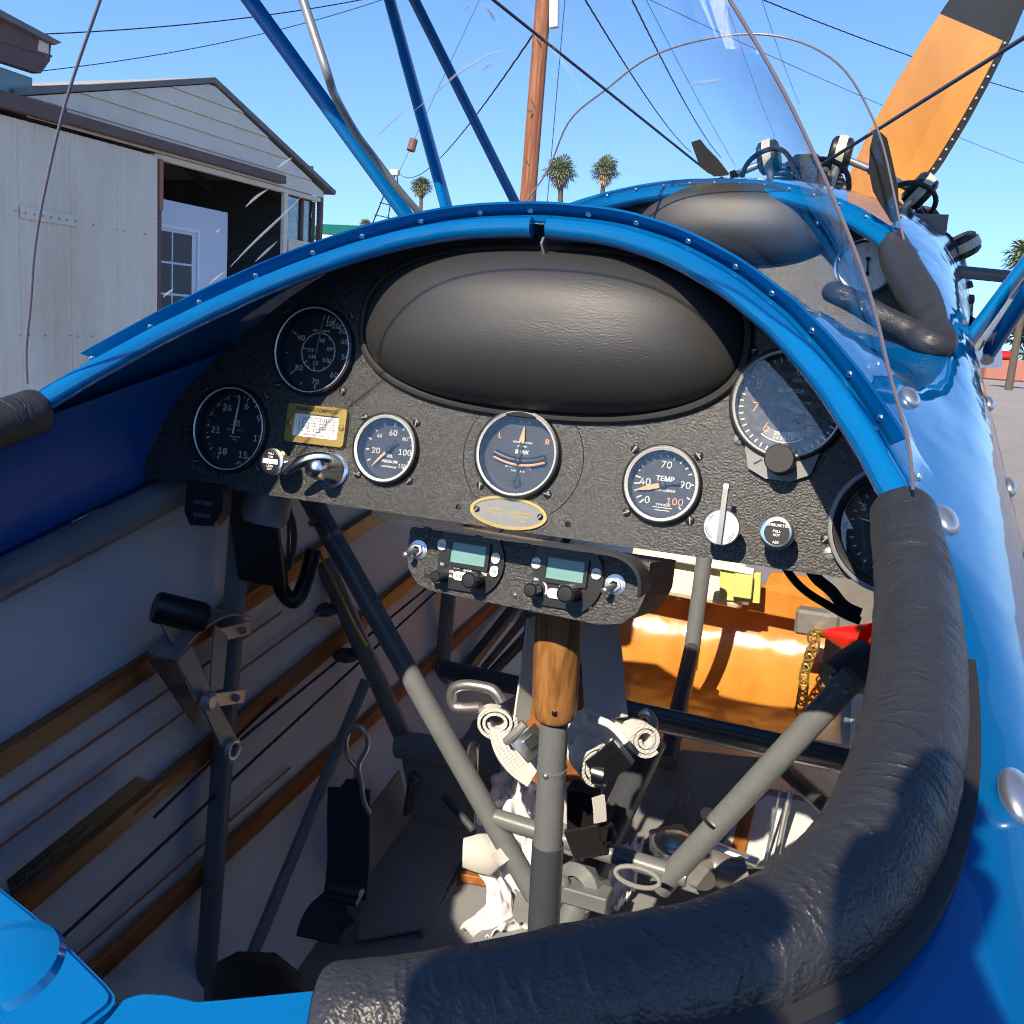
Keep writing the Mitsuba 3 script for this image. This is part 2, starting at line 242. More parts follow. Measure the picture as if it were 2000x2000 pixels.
# the white panel with a glazed door leaning inside
pt = [(2.827,2.953),(4.139,2.989),(3.527,2.607),(2.857,2.597),(3.381,2.553),(3.008,2.451)]; pz = (3.427,2.971)[1]
dz = (3.193,2.606)[1]; g1 = (3.017,2.160)[1]
dr_ = part(shed, 'inner_door', wbox(pt[0][0]-0.4, pt[1][0], 0.06, pz, -0.55, -0.46), 'm_door', 'white painted door panel with small panes inside the open doorway')
part(dr_, 'frame', [wbox(pt[2][0]-0.05, pt[2][0], 0.06, dz+0.05, -0.46, -0.435), wbox(pt[0][0]-0.4, pt[2][0]-0.05, dz, dz+0.05, -0.46, -0.435)], 'm_white')
hz = dz-0.03-g1
for i in range(5):
    z1 = dz-0.04-i*hz
    for a, b in ((pt[3][0]-0.28, pt[5][0]-0.02), (pt[5][0]+0.015, pt[4][0])):
        part(dr_, 'pane', wbox(a, b, z1-hz+0.03, z1, -0.462, -0.452, 0.001), 'm_dial_grey')
# neighbour building behind the top left corner
nb = thing('building', 'tall pale blue building with brown board fascia above the hangar', 'building')
part(nb, 'wall', [wpoly([(-1.138,3.881),(0.417,3.850),(0.403,3.672),(-1.160,3.484)], -2.5, -0.02)], 'm_skyblue')
part(nb, 'fascia', [wpoly([(-1.110,4.414),(0.564,4.283),(0.539,4.047),(0.418,3.891),(-1.138,3.881)], -0.02, 0.10)], 'm_brown', 'brown boards of the fascia, weathered at the end')
part(nb, 'board', [wpoly([(-1.128,4.070),(0.555,4.106),(0.555,4.084),(-1.130,4.039)], 0.10, 0.115)], 'm_brown')
part(nb, 'roof_edge', [wpoly([(-1.107,4.476),(0.640,4.255),(0.562,4.209),(-1.111,4.406)], -2.5, 0.16)], 'm_roof')
part(nb, 'plaster_patch', [wpoly([(0.404,4.219),(0.520,4.206),(0.512,4.080),(0.373,4.084)], 0.10, 0.108)], 'm_beige')
# ---------------------------------------------------------------- green roofed building and white trailer beyond the apron
gb = thing('building', 'low building with a green metal roof beside the hangar corner', 'building')
g0, g1 = [(-32.17,48.00,4.99),(-25.05,48.00,5.39)]; g2 = (-30.47,48.00,4.50)
part(gb, 'wall', cbox(((g0[0]+g1[0])/2, 50.5, (g2[2]+ZG)/2), (g1[0]-g0[0])/2, 2.3, (g2[2]-ZG)/2), 'm_beige')
n = 60; pts = []
for i in range(n+1):
    x = g0[0]-0.3 + (g1[0]-g0[0]+0.6)*i/n; pts += [(x, 0.0), (x+0.06, 0.07)]
m = trimesh.creation.extrude_polygon(Polygon(pts + [(g1[0]+0.4, -0.05), (g0[0]-0.3, -0.05)]).buffer(0), 3.2, engine='earcut')
part(gb, 'roof', place(m, (0, 47.9, g2[2]-0.02), AX, unit((0, -0.28, 1)), unit((0, 1, 0.28))), 'm_greenroof', 'corrugated green metal roof')
tr = thing('travel_trailer', 'white trailer parked in front of the green roofed building', 'trailer')
t0, t1 = [(-25.65,40.00,3.47),(-21.52,40.00,3.71)]; tz = (-24.21,40.00,3.80)[2]
part(tr, 'body', cbox(((t0[0]+t1[0])/2, 41.2, (tz+ZG+0.5)/2), (t1[0]-t0[0])/2, 1.15, (tz-ZG-0.5)/2, b=0.15), 'm_white')
part(tr, 'roof_vent', cbox(((t0[0]*0.55+t1[0]*0.45), 41.0, tz+0.12), 0.42, 0.35, 0.16, b=0.04), 'm_white')
part(tr, 'window', cbox((t0[0]+0.9, 40.04, tz-0.75), 0.4, 0.02, 0.25), 'm_dial')
for s in (-0.5, 0.5): part(tr, 'wheel', lathe([(0, 0), (0.33, 0), (0.35, 0.03), (0.35, 0.17), (0.33, 0.2), (0, 0.2)], ((t0[0]+t1[0])/2+s, 40.1, ZG+0.35), (0, 1, 0), 20), 'm_rubber')
# ---------------------------------------------------------------- palms
def fan(c, d, L, r):
    """a fan leaf: stalk and a pleated fan of pointed segments, drooping at the tips"""
    d = unit(d); s = unit(np.cross(d, (0.1, 0.05, 1))); u = np.cross(s, d); V, F = [], []
    n = 11
    for i in range(n):
        a = (i/(n-1)-0.5)*3.7; q = d*math.cos(a)+s*math.sin(a); w = np.cross(u, q)*L*0.085
        b = c; mid = c + q*L*0.6 + u*L*0.04*(1 if i % 2 else -1); tip = c + q*L*(1-0.18*abs(a)/1.8) + np.array([0, 0, -L*(0.16+0.12*r.random())])
        k = len(V); V += [b, mid-w, mid+w, tip]; F += [[k, k+1, k+2], [k+1, k+3, k+2]]
    return V, F
def palm(base, top, R, label, seed, lean=0.0):
    r = np.random.default_rng(seed); k = thing('palm_tree', label, 'palm tree'); base, top = np.array(base), np.array(top)
    part(k, 'trunk', tube(spl([base, base*0.5+top*0.5+np.array([lean, 0, 0]), top], 9), np.linspace(0.26, 0.17, 9), 10), 'm_bark')
    for name, mat, lo, hi, num, sc in (('crown', 'm_palm', -0.40, 1.0, 34, 1.15), ('dry_skirt', 'm_palm_dry', -1.0, -0.35, 20, 0.85)):
        V, F = [], []
        for i in range(num):
            z = lo + (hi-lo)*(i+0.5)/num; a = i*2.39996 + r.random()*0.5; q = math.sqrt(max(0, 1-z*z))*(1 if name == 'crown' else 0.75)
            d = np.array([q*math.cos(a), q*math.sin(a), z if name == 'crown' else z*1.15]); L = R*sc*(0.42+0.16*r.random())
            c = top + d*R*(0.34+0.25*r.random()); v, f = fan(c, d, L, r); o = len(V); V += v; F += [[x+o for x in t] for t in f]
            v2, f2 = rod(top, c, 0.018*R, 4).vertices, rod(top, c, 0.018*R, 4).faces; o = len(V); V += list(v2); F += [[x+o for x in t] for t in f2]
        part(k, name, tm(V, F), mat, smooth=False)
def gz(p): return (p[0], p[1], ZG)
for tok, R, lab, sd, ln in (((-21.09,62.00,10.43), 1.25, 'largest fan palm just right of the wooden pole', 1, 0.3), ((-20.37,70.00,11.91), 1.2, 'fan palm between the wooden pole and the front cockpit', 2, -0.2),
        ((-42.93,85.00,12.72), 1.25, 'fan palm with brown skirt between the left and middle blue struts', 3, 0.2), ((-80.33,140.00,14.69), 1.2, 'tiny distant palm left of the blue struts', 4, 0.0), ((-66.10,150.00,18.24), 1.3, 'tiny distant palm between the two dark struts', 5, 0.0), ((-60.90,150.00,18.73), 1.3, 'tiny distant palm close left of the right dark strut', 6, 0.0), ((8.56,70.00,6.83), 1.9, 'fan palm at the right edge behind the wing strut', 8, 0.0)):
    palm(gz(tok), tok, R, lab, sd, ln)
# ---------------------------------------------------------------- pole, tower and overhead lines
up_ = thing('utility_pole', 'tall brown wooden utility pole behind the aircraft', 'utility pole')
pa, pb = [(-6.37,17.00,6.03),(-6.39,17.00,2.42)]; pa, pb = np.array(pa), np.array(pb); ax_ = unit(pa-pb); bot = pb + ax_*((ZG-pb[2])/ax_[2]); topp = pb + ax_*12.0
q = np.linspace(0, 1, 40)[:, None]; part(up_, 'pole', tube(bot*(1-q)+topp*q, np.linspace(0.165, 0.125, 40)*1.0, 20), 'm_pole')
part(up_, 'conduit_box', bar((-6.11,16.80,6.32), (-6.05,16.80,5.48), 0.16, 0.12, (0, -1, 0)), 'm_white', 'pale grey riser guard fixed to the upper pole')
for y in (270, 640, 960): part(up_, 'step_bolt', rod((-6.36,16.80,4.05), np.array((-6.36,16.80,4.05))+(-0.05, -0.1, 0), 0.012), 'm_steel') if y == 640 else None
for a, b in ([(-6.39,16.82,5.32),(-6.30,16.82,5.21)], [(-6.41,16.82,4.27),(-6.33,16.82,4.14)], [(-6.43,16.82,3.22),(-6.36,16.82,3.10)]): part(up_, 'crack', bar(a, b, 0.012, 0.012), 'm_wire')
tw = thing('lattice_mast', 'small distant lattice mast left of the blue strut', 'mast')
a, b = [(-43.16,80.00,13.16),(-43.59,80.00,8.73)]
for dx in (-0.7, 0.0, 0.7): part(tw, 'leg', rod((a[0]+dx*0.25, 80, a[2]), (a[0]+dx*2.4-0.6, 80, b[2]-0.6), 0.06, 6), 'm_wire')
for f in (0.35, 0.6, 0.85): part(tw, 'brace', rod((a[0]-0.7*(0.25+2.15*f)-0.6*f, 80, a[2]*(1-f)+b[2]*f), (a[0]+0.7*(0.25+2.15*f)-0.6*f, 80, a[2]*(1-f-0.1)+b[2]*(f+0.1)), 0.05, 6), 'm_wire')
part(tw, 'head', cbox((a[0], 80, a[2]), 0.4, 0.3, 0.25), 'm_white')
def line(a, b, sag, r, label, n=24, wob=0.0, wn=60):
    a, b = np.array(a), np.array(b)
    if wob: n = wn*3
    q = np.linspace(0, 1, n)[:, None]; p = a*(1-q)+b*q + np.array([0, 0, -4*sag])*q*(1-q)
    if wob: p[:, 2] += wob*np.sin(np.arange(n)*2.1); p[:, 0] += wob*np.cos(np.arange(n)*2.1)
    return add('power_line', tube(p, r, 6), 'm_wire', label, 'power line')
line((-25.98,23.90,8.07), (-19.99,35.76,12.82), 0.25, 0.0216, 'upper of the two thick cables crossing above the hangar roof')
line((-25.80,23.73,6.92), (-21.04,37.66,13.36), 0.35, 0.0151, 'lower of the two cables crossing above the hangar roof')
line((-6.91,18.05,5.78), (-37.02,69.36,11.34), 1.2, 0.0202, 'cable from the pole down to the distant mast', wob=0.0054)
gw = line((-26.36,58.84,20.24), (-37.62,70.24,11.44), 0.0, 0.0158, 'guy wire with a brown insulator behind the struts')
part(gw, 'insulator', tube([(-31.95,61.67,12.41),(-32.05,61.48,11.63)], 0.30, 10), 'm_brown')
line((-6.58,18.78,6.60), (-6.53,18.52,2.63), 0.0, 0.0086, 'thin vertical cable close right of the wooden pole')
line((-6.56,19.95,7.01), (-12.57,62.14,11.80), 0.3, 0.0202, 'black cable descending right of the pole to the front cockpit', wob=0.0045)
line((-5.64,20.31,7.09), (-10.73,62.77,11.59), 0.3, 0.0202, 'black cable descending over the front windshield', wob=0.0054)
line((-8.02,31.00,10.57), (7.77,52.71,8.83), 0.2, 0.0101, 'thin long cable crossing the sky behind the propeller')
line((-3.91,26.77,9.06), (6.49,47.27,11.04), 0.2, 0.0173, 'twisted cable crossing the upper right sky behind the propeller', wob=0.0045)
line((-8.13,30.96,10.56), (-7.27,47.09,8.34), 0.1, 0.010, 'faint thin cable behind the windshield top')
line((-4.72,32.27,10.83), (-4.88,48.62,11.49), 0.1, 0.009, 'faint steep cable right of the windshield edge')
line((-5.81,31.85,10.74), (-5.74,47.97,9.86), 0.1, 0.008, 'faint steep cable seen through the windshield')
# ---------------------------------------------------------------- far right: trees, red shop, cars
tl = np.random.default_rng(12); ORD = ['first', 'second', 'third', 'fourth', 'fifth']
def tree(x, y, h, R, label):
    k = thing('tree', label, 'tree'); part(k, 'trunk', tube([(x, y, ZG), (x+0.1, y, ZG+h*0.5), (x, y, ZG+h*0.8)], [0.28, 0.2, 0.1], 8), 'm_bark')
    n = 1500; d = tl.normal(size=(n, 3)); d /= np.linalg.norm(d, axis=1, keepdims=True); c = np.array([x, y, ZG+h*0.62]) + d*(tl.random((n, 1))**0.4)*np.array([R, R, h*0.4])
    c += (meshkit.noise(c*0.9)[:, None]-0.5)*R*0.6; a = tl.normal(size=(n, 3))*0.28; b = tl.normal(size=(n, 3))*0.28
    part(k, 'crown', tm(np.stack([c, c+a, c+b], 1).reshape(-1, 3), np.arange(n*3).reshape(-1, 3)), 'm_leaf', smooth=False)
for (x, y), h, R in (((15.2, 118), 10, 2.6), ((17.5, 122), 12, 3.0), ((20.0, 119), 11, 2.8), ((22.4, 124), 9, 2.6), ((25.5, 118), 12, 3.0)): tree(x, y, h, R, f'dark shade tree behind the parked cars, {ORD.pop(0)} from the left in its row')
sh = thing('shop', 'red and pink painted shop beyond the parked cars at far right', 'building')
a, b, c = [(10.64,108.00,0.53),(12.92,108.00,0.71),(14.29,108.00,-1.03)]
part(sh, 'wall', cbox(((a[0]+c[0]+4)/2, 111, ZG+1.1), (c[0]+4-a[0])/2, 2.5, 1.1), 'm_salmon')
part(sh, 'roof', cbox(((a[0]+b[0])/2, 111, ZG+2.6), (b[0]-a[0])/2+0.2, 2.8, 0.4, b=0.2), 'm_red', 'bright red roof')
def car(name, c, L, W, H, mat, label, cat, van=False):
    k = thing(name, label, cat); c = np.array(c)
    side = [(-L/2, 0.35), (-L/2, 0.75), (-L/2+0.15, 0.9), (-L*0.42, H*0.62), (-L*0.30, H*0.97), (L*0.18, H), (L*0.30, H*0.66), (L/2-0.1, H*0.56), (L/2, 0.4)] if not van else [(-L/2, 0.35), (-L/2, H-0.15), (-L/2+0.15, H), (L*0.28, H), (L*0.42, H*0.58), (L/2, H*0.5), (L/2, 0.4)]
    body = Polygon(side)
    for wx in (-L*0.31, L*0.31): body = body.difference(Point(wx, 0.33).buffer(0.4))
    part(k, 'body', prism(body, W, c-np.array([0, W/2, 0]), AX, EZ, (0, 1, 0)), mat)
    part(k, 'window', prism(Polygon([(-L*0.38, H*0.66), (-L*0.29, H*0.92), (L*0.15, H*0.94), (L*0.25, H*0.68)]), 0.02, c-np.array([0, W/2+0.015, 0]), AX, EZ, (0, 1, 0)), 'm_dial')
    for wx in (-L*0.31, L*0.31):
        w = part(k, 'wheel', lathe([(0, 0), (0.30, 0), (0.33, 0.03), (0.33, 0.2), (0, 0.2)], c+np.array([wx, -W/2-0.01, 0.33]), (0, 1, 0), 20), 'm_rubber')
        part(w, 'rim', lathe([(0, -0.01), (0.17, -0.01), (0.19, 0.01)], c+np.array([wx, -W/2-0.02, 0.33]), (0, 1, 0), 16), 'm_alu')
cg = (14.06,125.15,-1.55)
car('parked_car', (cg[0], cg[1], ZG), 4.5, 1.8, 1.55, 'm_carpaint', 'dark blue car parked on the apron at far right', 'car')
car('pickup_truck', (cg[0]+1.9, cg[1]+4.5, ZG), 5.0, 1.9, 1.9, 'm_white', 'white vehicle parked behind the dark blue car', 'car', True)
# ================================================================ THE BIPLANE
plane = thing('biplane', 'glossy blue open cockpit biplane seen from its rear cockpit', 'biplane')
PROF = spl([(0, .168), (.057, .165), (.108, .156), (.153, .142), (.19, .126), (.22, .109), (.245, .092), (.268, .073), (.303, .046), (.337, .009), (.361, -.04), (.382, -.095), (.394, -.165), (.399, -.27), (.399, -.50), (.385, -.62), (.30, -.70), (.15, -.725), (0, -.73)], 60)
HOOPC = np.array([(0, .039), (.057, .034), (.108, .013), (.153, -.018), (.193, -.058), (.222, -.098), (.247, -.140), (.262, -.170), (.270, -.187)])
def hoop_y(x): return np.interp(abs(x), HOOPC[:, 0], HOOPC[:, 1])
def prof_z(x): return np.interp(abs(x), PROF[:35, 0], PROF[:35, 1])
REAR = np.array([(0, -.527), (.13, -.522), (.152, -.512), (.18, -.497), (.202, -.482), (.23, -.464), (.252, -.441), (.265, -.413), (.2715, -.375)])
def rear_y(x): return np.interp(abs(x), REAR[:, 0], REAR[:, 1])
def front_aft_y(x): return .280 - .085*max(0, 1-(x/.19)**2)
FRONT_DY = .80
# the skin: columns round the profile, rows along the axis; the two cockpit openings are left out
left = PROF[::-1].copy(); left[:, 0] *= -1; ring = np.vstack([left[:-1], PROF]); inn = np.abs(ring[:, 0]) < .2712
inn &= ring[:, 1] > 0
RIM = .2712
def rows(x, top):
    xa = min(abs(x), RIM) if top else RIM
    r0, r1, r2, r3 = rear_y(xa), hoop_y(xa), front_aft_y(xa), hoop_y(xa)+FRONT_DY
    return np.r_[np.linspace(-2.6, r0, 14), np.linspace(r0, r1, 14)[1:], np.linspace(r1, r2, 8)[1:], np.linspace(r2, r3, 10)[1:], np.linspace(r3, 2.15, 12)[1:]]
NR = len(rows(0, True)); A_END, B_END, C_END, D_END = 13, 26, 33, 42
V = np.zeros((NR, len(ring), 3))
for j, (x, z) in enumerate(ring):
    ys = rows(x, z > 0)
    for i, y in enumerate(ys):
        s = 1.0; zz = z
        if y < -.19 and z > .036:     # behind the windshield the decking is lower: it meets the rim
            zz = z + (min(z, .0425 + .002*(1-abs(x)/RIM)) - z)*min(1, (-.19-y)/.09)
        if y > .03 and z > .03: zz = z - (.100*max(0, 1-(x/.300)**2)**.8)*(lambda q: q*q*(3-2*q))(min(1, (y-.03)/.20))*(1 if y < .45 else max(0, (.70-y)/.25)) - .034*max(0, 1-(x/.272)**2)*min(1, max(0, (y-.45)/.25))
        if y > .55 and z < -.3: zz = z - .36*(y-.55)*min(1, (-.3-z)/.36)
        if y > 1.1: zz = zz - .10*(y-1.1)/1.05*(zz > -.2); s = 1 + .16*((y-1.1)/1.05)
        V[i, j] = (x*s, y, zz)
mask = np.ones((NR-1, len(ring)-1), bool); cols = inn[:-1] & inn[1:]
mask[A_END:B_END, :] &= ~cols; mask[C_END:D_END, :] &= ~cols
def shell(rowsel, colsel):
    F = []
    for i in range(NR-1):
        for j in range(len(ring)-1):
            if mask[i, j] and rowsel(i) and colsel(j): k = i*len(ring)+j; F.append([k, k+1, k+len(ring)]); F.append([k+1, k+len(ring)+1, k+len(ring)])
    m = tm(aw(V).reshape(-1, 3), F); m.remove_unreferenced_vertices(); return m
fs = part(plane, 'fuselage_skin', shell(lambda i: True, lambda j: True), 'm_blue_skin', 'glossy blue fuselage skin', smooth=40)
# fasteners on the right side of the skin
def skin_frame(x_or_s, y):
    d = np.linalg.norm(PROF - np.array(x_or_s), axis=1); i = int(np.argmin(d)); i = min(max(i, 1), len(PROF)-2); t = unit(PROF[i+1]-PROF[i]); n = np.array([-t[1], t[0]]); n = n if n[0] > 0 else -n
    return aw((PROF[i][0], y, PROF[i][1])), n[0]*AX + n[1]*AU, AF
for (u, yy) in (((.268, .073), .003), ((.295, .052), -.165), ((.308, .041), -.357), ((.366, -.05), .17), ((.366, -.05), .02), ((.366, -.05), .42)):
    c, n, f = skin_frame(u, yy); s = np.cross(n, f)
    m = ico((0, 0, 0), 1.0, 3); m = place(m, c+n*0.0005, f*0.0125, s*0.0075, n*0.0052)
    st = part(fs, 'stud', m, 'm_alu', 'polished oval fastener on the skin'); part(st, 'slot', cbox(c+n*0.0047, 0.0045, 0.0007, 0.0004, f, s, n, 0.0001), 'm_black') if False else None
# the inside of the skin
inner = PROF.copy(); m2 = []
for sgn in (-1, 1):
    P = [(p[0]-.006 if p[0] > .1 else p[0], p[1]-.004) for p in PROF if -.078 < p[1] < (.036 if sgn > 0 else .066)]
    rws = np.linspace(-1.2, .05, 26); VV = np.array([[(sgn*x, y, z) for x, z in P] for y in rws]); m2.append(tm(aw(VV.reshape(-1, 3)), grid_faces(len(rws), len(P))))
part(plane, 'side_panel', m2[0], 'm_blue_in', 'dark blue metal inside of the left cockpit side', smooth=60); part(plane, 'side_panel', m2[1], 'm_blue_in', smooth=60)
# fabric walls and floor
for sgn in (-1, 1):
    zs = np.linspace(-.10, -.70, 13); rws = np.linspace(-1.2, 2.0, 60); VV = []
    for y in rws:
        for i, z in enumerate(zs):
            x = .379 if z > -.60 else .379 - (-.60-z)*0.9
            z_ = z - (.36*max(0, y-.55)*min(1, (-.3-z)/.36) if z < -.3 else 0)
            VV.append((sgn*(x - .0035*math.cos(2*math.pi*(i % 3)/3)), y, z_))
    part(plane, 'fabric_wall', tm(aw(np.array(VV)), grid_faces(len(rws), len(zs))), 'm_fabric', 'silver doped fabric side of the cockpit', smooth=60)
for ya, yb, za, zb in ((-1.2, .55, -.697, -.697), (.55, 1.95, -.697, -1.20)): part(plane, 'floor', bar(aw(np.array((0, ya, za))), aw(np.array((0, yb, zb))), .60, .012, AU), 'm_sheet')
part(plane, 'bulkhead', cbox(aw(np.array((0, -1.15, -.30))), .385, .004, .42, AX, AF, AU), 'm_sheet')
part(plane, 'firewall', cbox(aw(np.array((0, 1.95, -.36))), .36, .004, .36, AX, AF, AU), 'm_sheet')
# wooden stringers on both walls, slightly fanned
s4a, s4b = [(-0.370,0.155,-0.654),(-0.370,0.376,-0.620)]
def toA(p): p = np.asarray(p); return float(p@AF), float(p@AU)
STR = [(-.213, -.238, .394, -.272), (-.217, -.377, .507, -.416), (-.169, -.512, .265, -.562), toA(s4a)+toA(s4b)]
for sgn in (-1, 1):
    for ya, za, yb, zb in STR:
        sl = (zb-za)/(yb-ya); e = lambda y: aw(np.array((sgn*.3715, y, za+sl*(y-ya))))
        y1 = 1.9 if za > -.45 else 1.2
        part(plane, 'stringer', bar(e(-1.1), e(y1), .011, .024, AU, .002), 'm_wood', 'varnished wooden stringer along the fabric side')
# longerons: grey tubes along the top of the fabric on both sides
for sgn in (-1, 1):
    part(plane, 'longeron', tube(aw(np.array([(sgn*.355, y, -.083-.012*(y+.15)) for y in np.linspace(-1.1, 1.9, 12)])), .0155, 18), 'm_tube', 'grey painted upper longeron tube')
    part(plane, 'longeron', tube(aw(np.array([(sgn*.352, y, -.66) for y in np.linspace(-1.1, 1.9, 12)])), .0125, 14), 'm_tube_dark')
# ---------------------------------------------------------------- rear cockpit hoop, flange, windshield
def hoop_pt(x, lift=0.0, fwd=0.0): return np.array((x, hoop_y(x)+fwd, prof_z(x)+lift))
xs = np.r_[np.linspace(-.272, -.20, 8), np.linspace(-.19, .19, 30), np.linspace(.20, .272, 8)]
hc = spl([hoop_pt(x, -.001) for x in xs], 120)
# outward normals in the cross-section
tg = np.gradient(hc, axis=0); nn = np.c_[-tg[:, 2], np.zeros(len(hc)), tg[:, 0]]; nn /= np.linalg.norm(nn, axis=1, keepdims=True); hq = slice(5, -5)
k0 = int(np.argmin(abs(hc[:, 0]-.0005)))
part(plane, 'cockpit_hoop', tube(aw(hc[:k0]-nn[:k0]*.002), .0076, 16), 'm_blue', 'left half of the blue tube round the front of the rear cockpit')
part(plane, 'cockpit_hoop', tube(aw(hc[k0+1:]-nn[k0+1:]*.002), .0076, 16), 'm_blue', 'right half of the blue tube round the front of the rear cockpit')
def ribbon(c, n, ax, w0, w1, f0, f1, th):
    """strip between two offsets (along n and forward) of the curve c, with thickness along its own normal"""
    A, B = c+n*w0+ax*f0, c+n*w1+ax*f1; d = B-A; t = np.gradient(c, axis=0); q = np.cross(t, d); q /= np.linalg.norm(q, axis=1, keepdims=True)
    P = np.stack([A-q*th/2, B-q*th/2, B+q*th/2, A+q*th/2], 1); m = tm(aw(P.reshape(-1, 3)), np.vstack([grid_faces(len(c), 4, True), [[0, 1, 2], [0, 2, 3]], (len(c)-1)*4+np.array([[0, 2, 1], [0, 3, 2]])]))
    if m.volume < 0: m.invert()
    return m
F1 = np.array([0, 1.0, 0])
fl = part(plane, 'windshield_flange', ribbon(hc[hq], nn[hq], F1, .0030, .0150, .0225, .0095, .0020), 'm_blue', 'blue flange holding the windshield, with a row of screws')
part(plane, 'gasket', ribbon(hc, nn, F1, .0015, .0045, .006, .015, .002), 'm_blue', None)
ds = np.r_[0, np.cumsum(np.linalg.norm(np.diff(hc, axis=0), axis=1))]
for s in np.arange(.03, ds[-1]-.01, .0435):
    i = int(np.searchsorted(ds, s)); p = hc[i]+nn[i]*.0088+F1*.0158; q = unit(-F1*.69-nn[i]*.70)
    sc_ = part(fl, 'screw', lathe([(0, .0024), (.0012, .0023), (.0024, .0015), (.0027, 0)], aw(p), aw(q), 14), 'm_chrome')
part(plane, 'hoop_clip', bar(aw(hc[k0]+np.array([.003, -.004, -.010])), aw(hc[k0]+np.array([.003, .012, -.034])), .007, .002, PX), 'm_alu', 'small bright clip under the joint of the hoop')
ARCH = np.array([(.2715, .082), (.266, .105), (.256, .130), (.245, .160), (.235, .183), (.219, .213), (.199, .247), (.181, .273), (.160, .301), (.125, .345), (.075, .38), (0, .392)])
arch = np.vstack([np.c_[-ARCH[:, 0], np.full(len(ARCH), -.195), ARCH[:, 1]], np.c_[ARCH[::-1][1:, 0], np.full(len(ARCH)-1, -.195), ARCH[::-1][1:, 1]]])
arch = spl(arch, 120); base_ = hc + nn*.0160 + F1*.012
def sheet(A, B, n=22, bow=.02):
    q = np.linspace(0, 1, n)[:, None, None]; P = A[None]*(1-q)+B[None]*q
    P = P + np.array([0, 1.0, .6])*(bow*np.sin(math.pi*q))*np.abs(A-B).max(1)[None, :, None]/np.abs(A-B).max()
    return P
WSH = sheet(base_, arch); m = tm(aw(WSH.reshape(-1, 3)), grid_faces(WSH.shape[0], WSH.shape[1]))
ws = part(plane, 'windshield', m, 'm_plexi', 'curved clear windshield of the rear cockpit', smooth=True)
for L in [[(-0.1815, -0.1, 0.1654), (-0.1742, -0.0974, 0.1729), (-0.1677, -0.0937, 0.1786)], [(-0.2047, -0.086, 0.1241), (-0.1874, -0.0802, 0.1439), (-0.1685, -0.0738, 0.1636), (-0.1537, -0.0708, 0.1786)], [(-0.1933, -0.0715, 0.1299), (-0.1779, -0.0662, 0.1457)], [(-0.2163, -0.0951, 0.1109), (-0.2072, -0.0879, 0.1212)], [(-0.2338, -0.1227, 0.099), (-0.2288, -0.118, 0.1054)], [(-0.2004, -0.1079, 0.1461), (-0.1979, -0.1066, 0.1489)], [(-0.1579, -0.0974, 0.1924), (-0.1484, -0.0939, 0.1999)], [(-0.0712, -0.0652, 0.2361), (-0.0522, -0.0711, 0.2464), (-0.0289, -0.0822, 0.2571), (-0.011, -0.0886, 0.2628), (0.0005, -0.0922, 0.2654), (0.0071, -0.0916, 0.2648), (0.0071, -0.0879, 0.2626)], [(-0.1, -0.0637, 0.2195), (-0.0858, -0.0668, 0.2298), (-0.0721, -0.0695, 0.2388)], [(-0.0117, -0.1206, 0.2808), (-0.008, -0.1239, 0.2827)], [(0.0039, -0.1173, 0.2794), (0.0051, -0.1182, 0.2798)], [(-0.0002, -0.1239, 0.2829), (0.0039, -0.1188, 0.2802), (0.0052, -0.1125, 0.2769), (0.0082, -0.1107, 0.2758)], [(-0.0147, -0.0803, 0.2573), (-0.009, -0.0834, 0.2597), (-0.0051, -0.0837, 0.2601)], [(0.1295, -0.1234, 0.2355), (0.1422, -0.1414, 0.2322), (0.1534, -0.1601, 0.2287)]]: part(ws, 'smear', tube(spl(np.array(L)-AF*.0012, 12), np.sin(np.linspace(.15, math.pi-.15, 12))*.0009, 6), 'm_smear')
part(ws, 'edge', tube(aw(arch), .0009, 8), 'm_edge', 'polished free edge of the windshield')
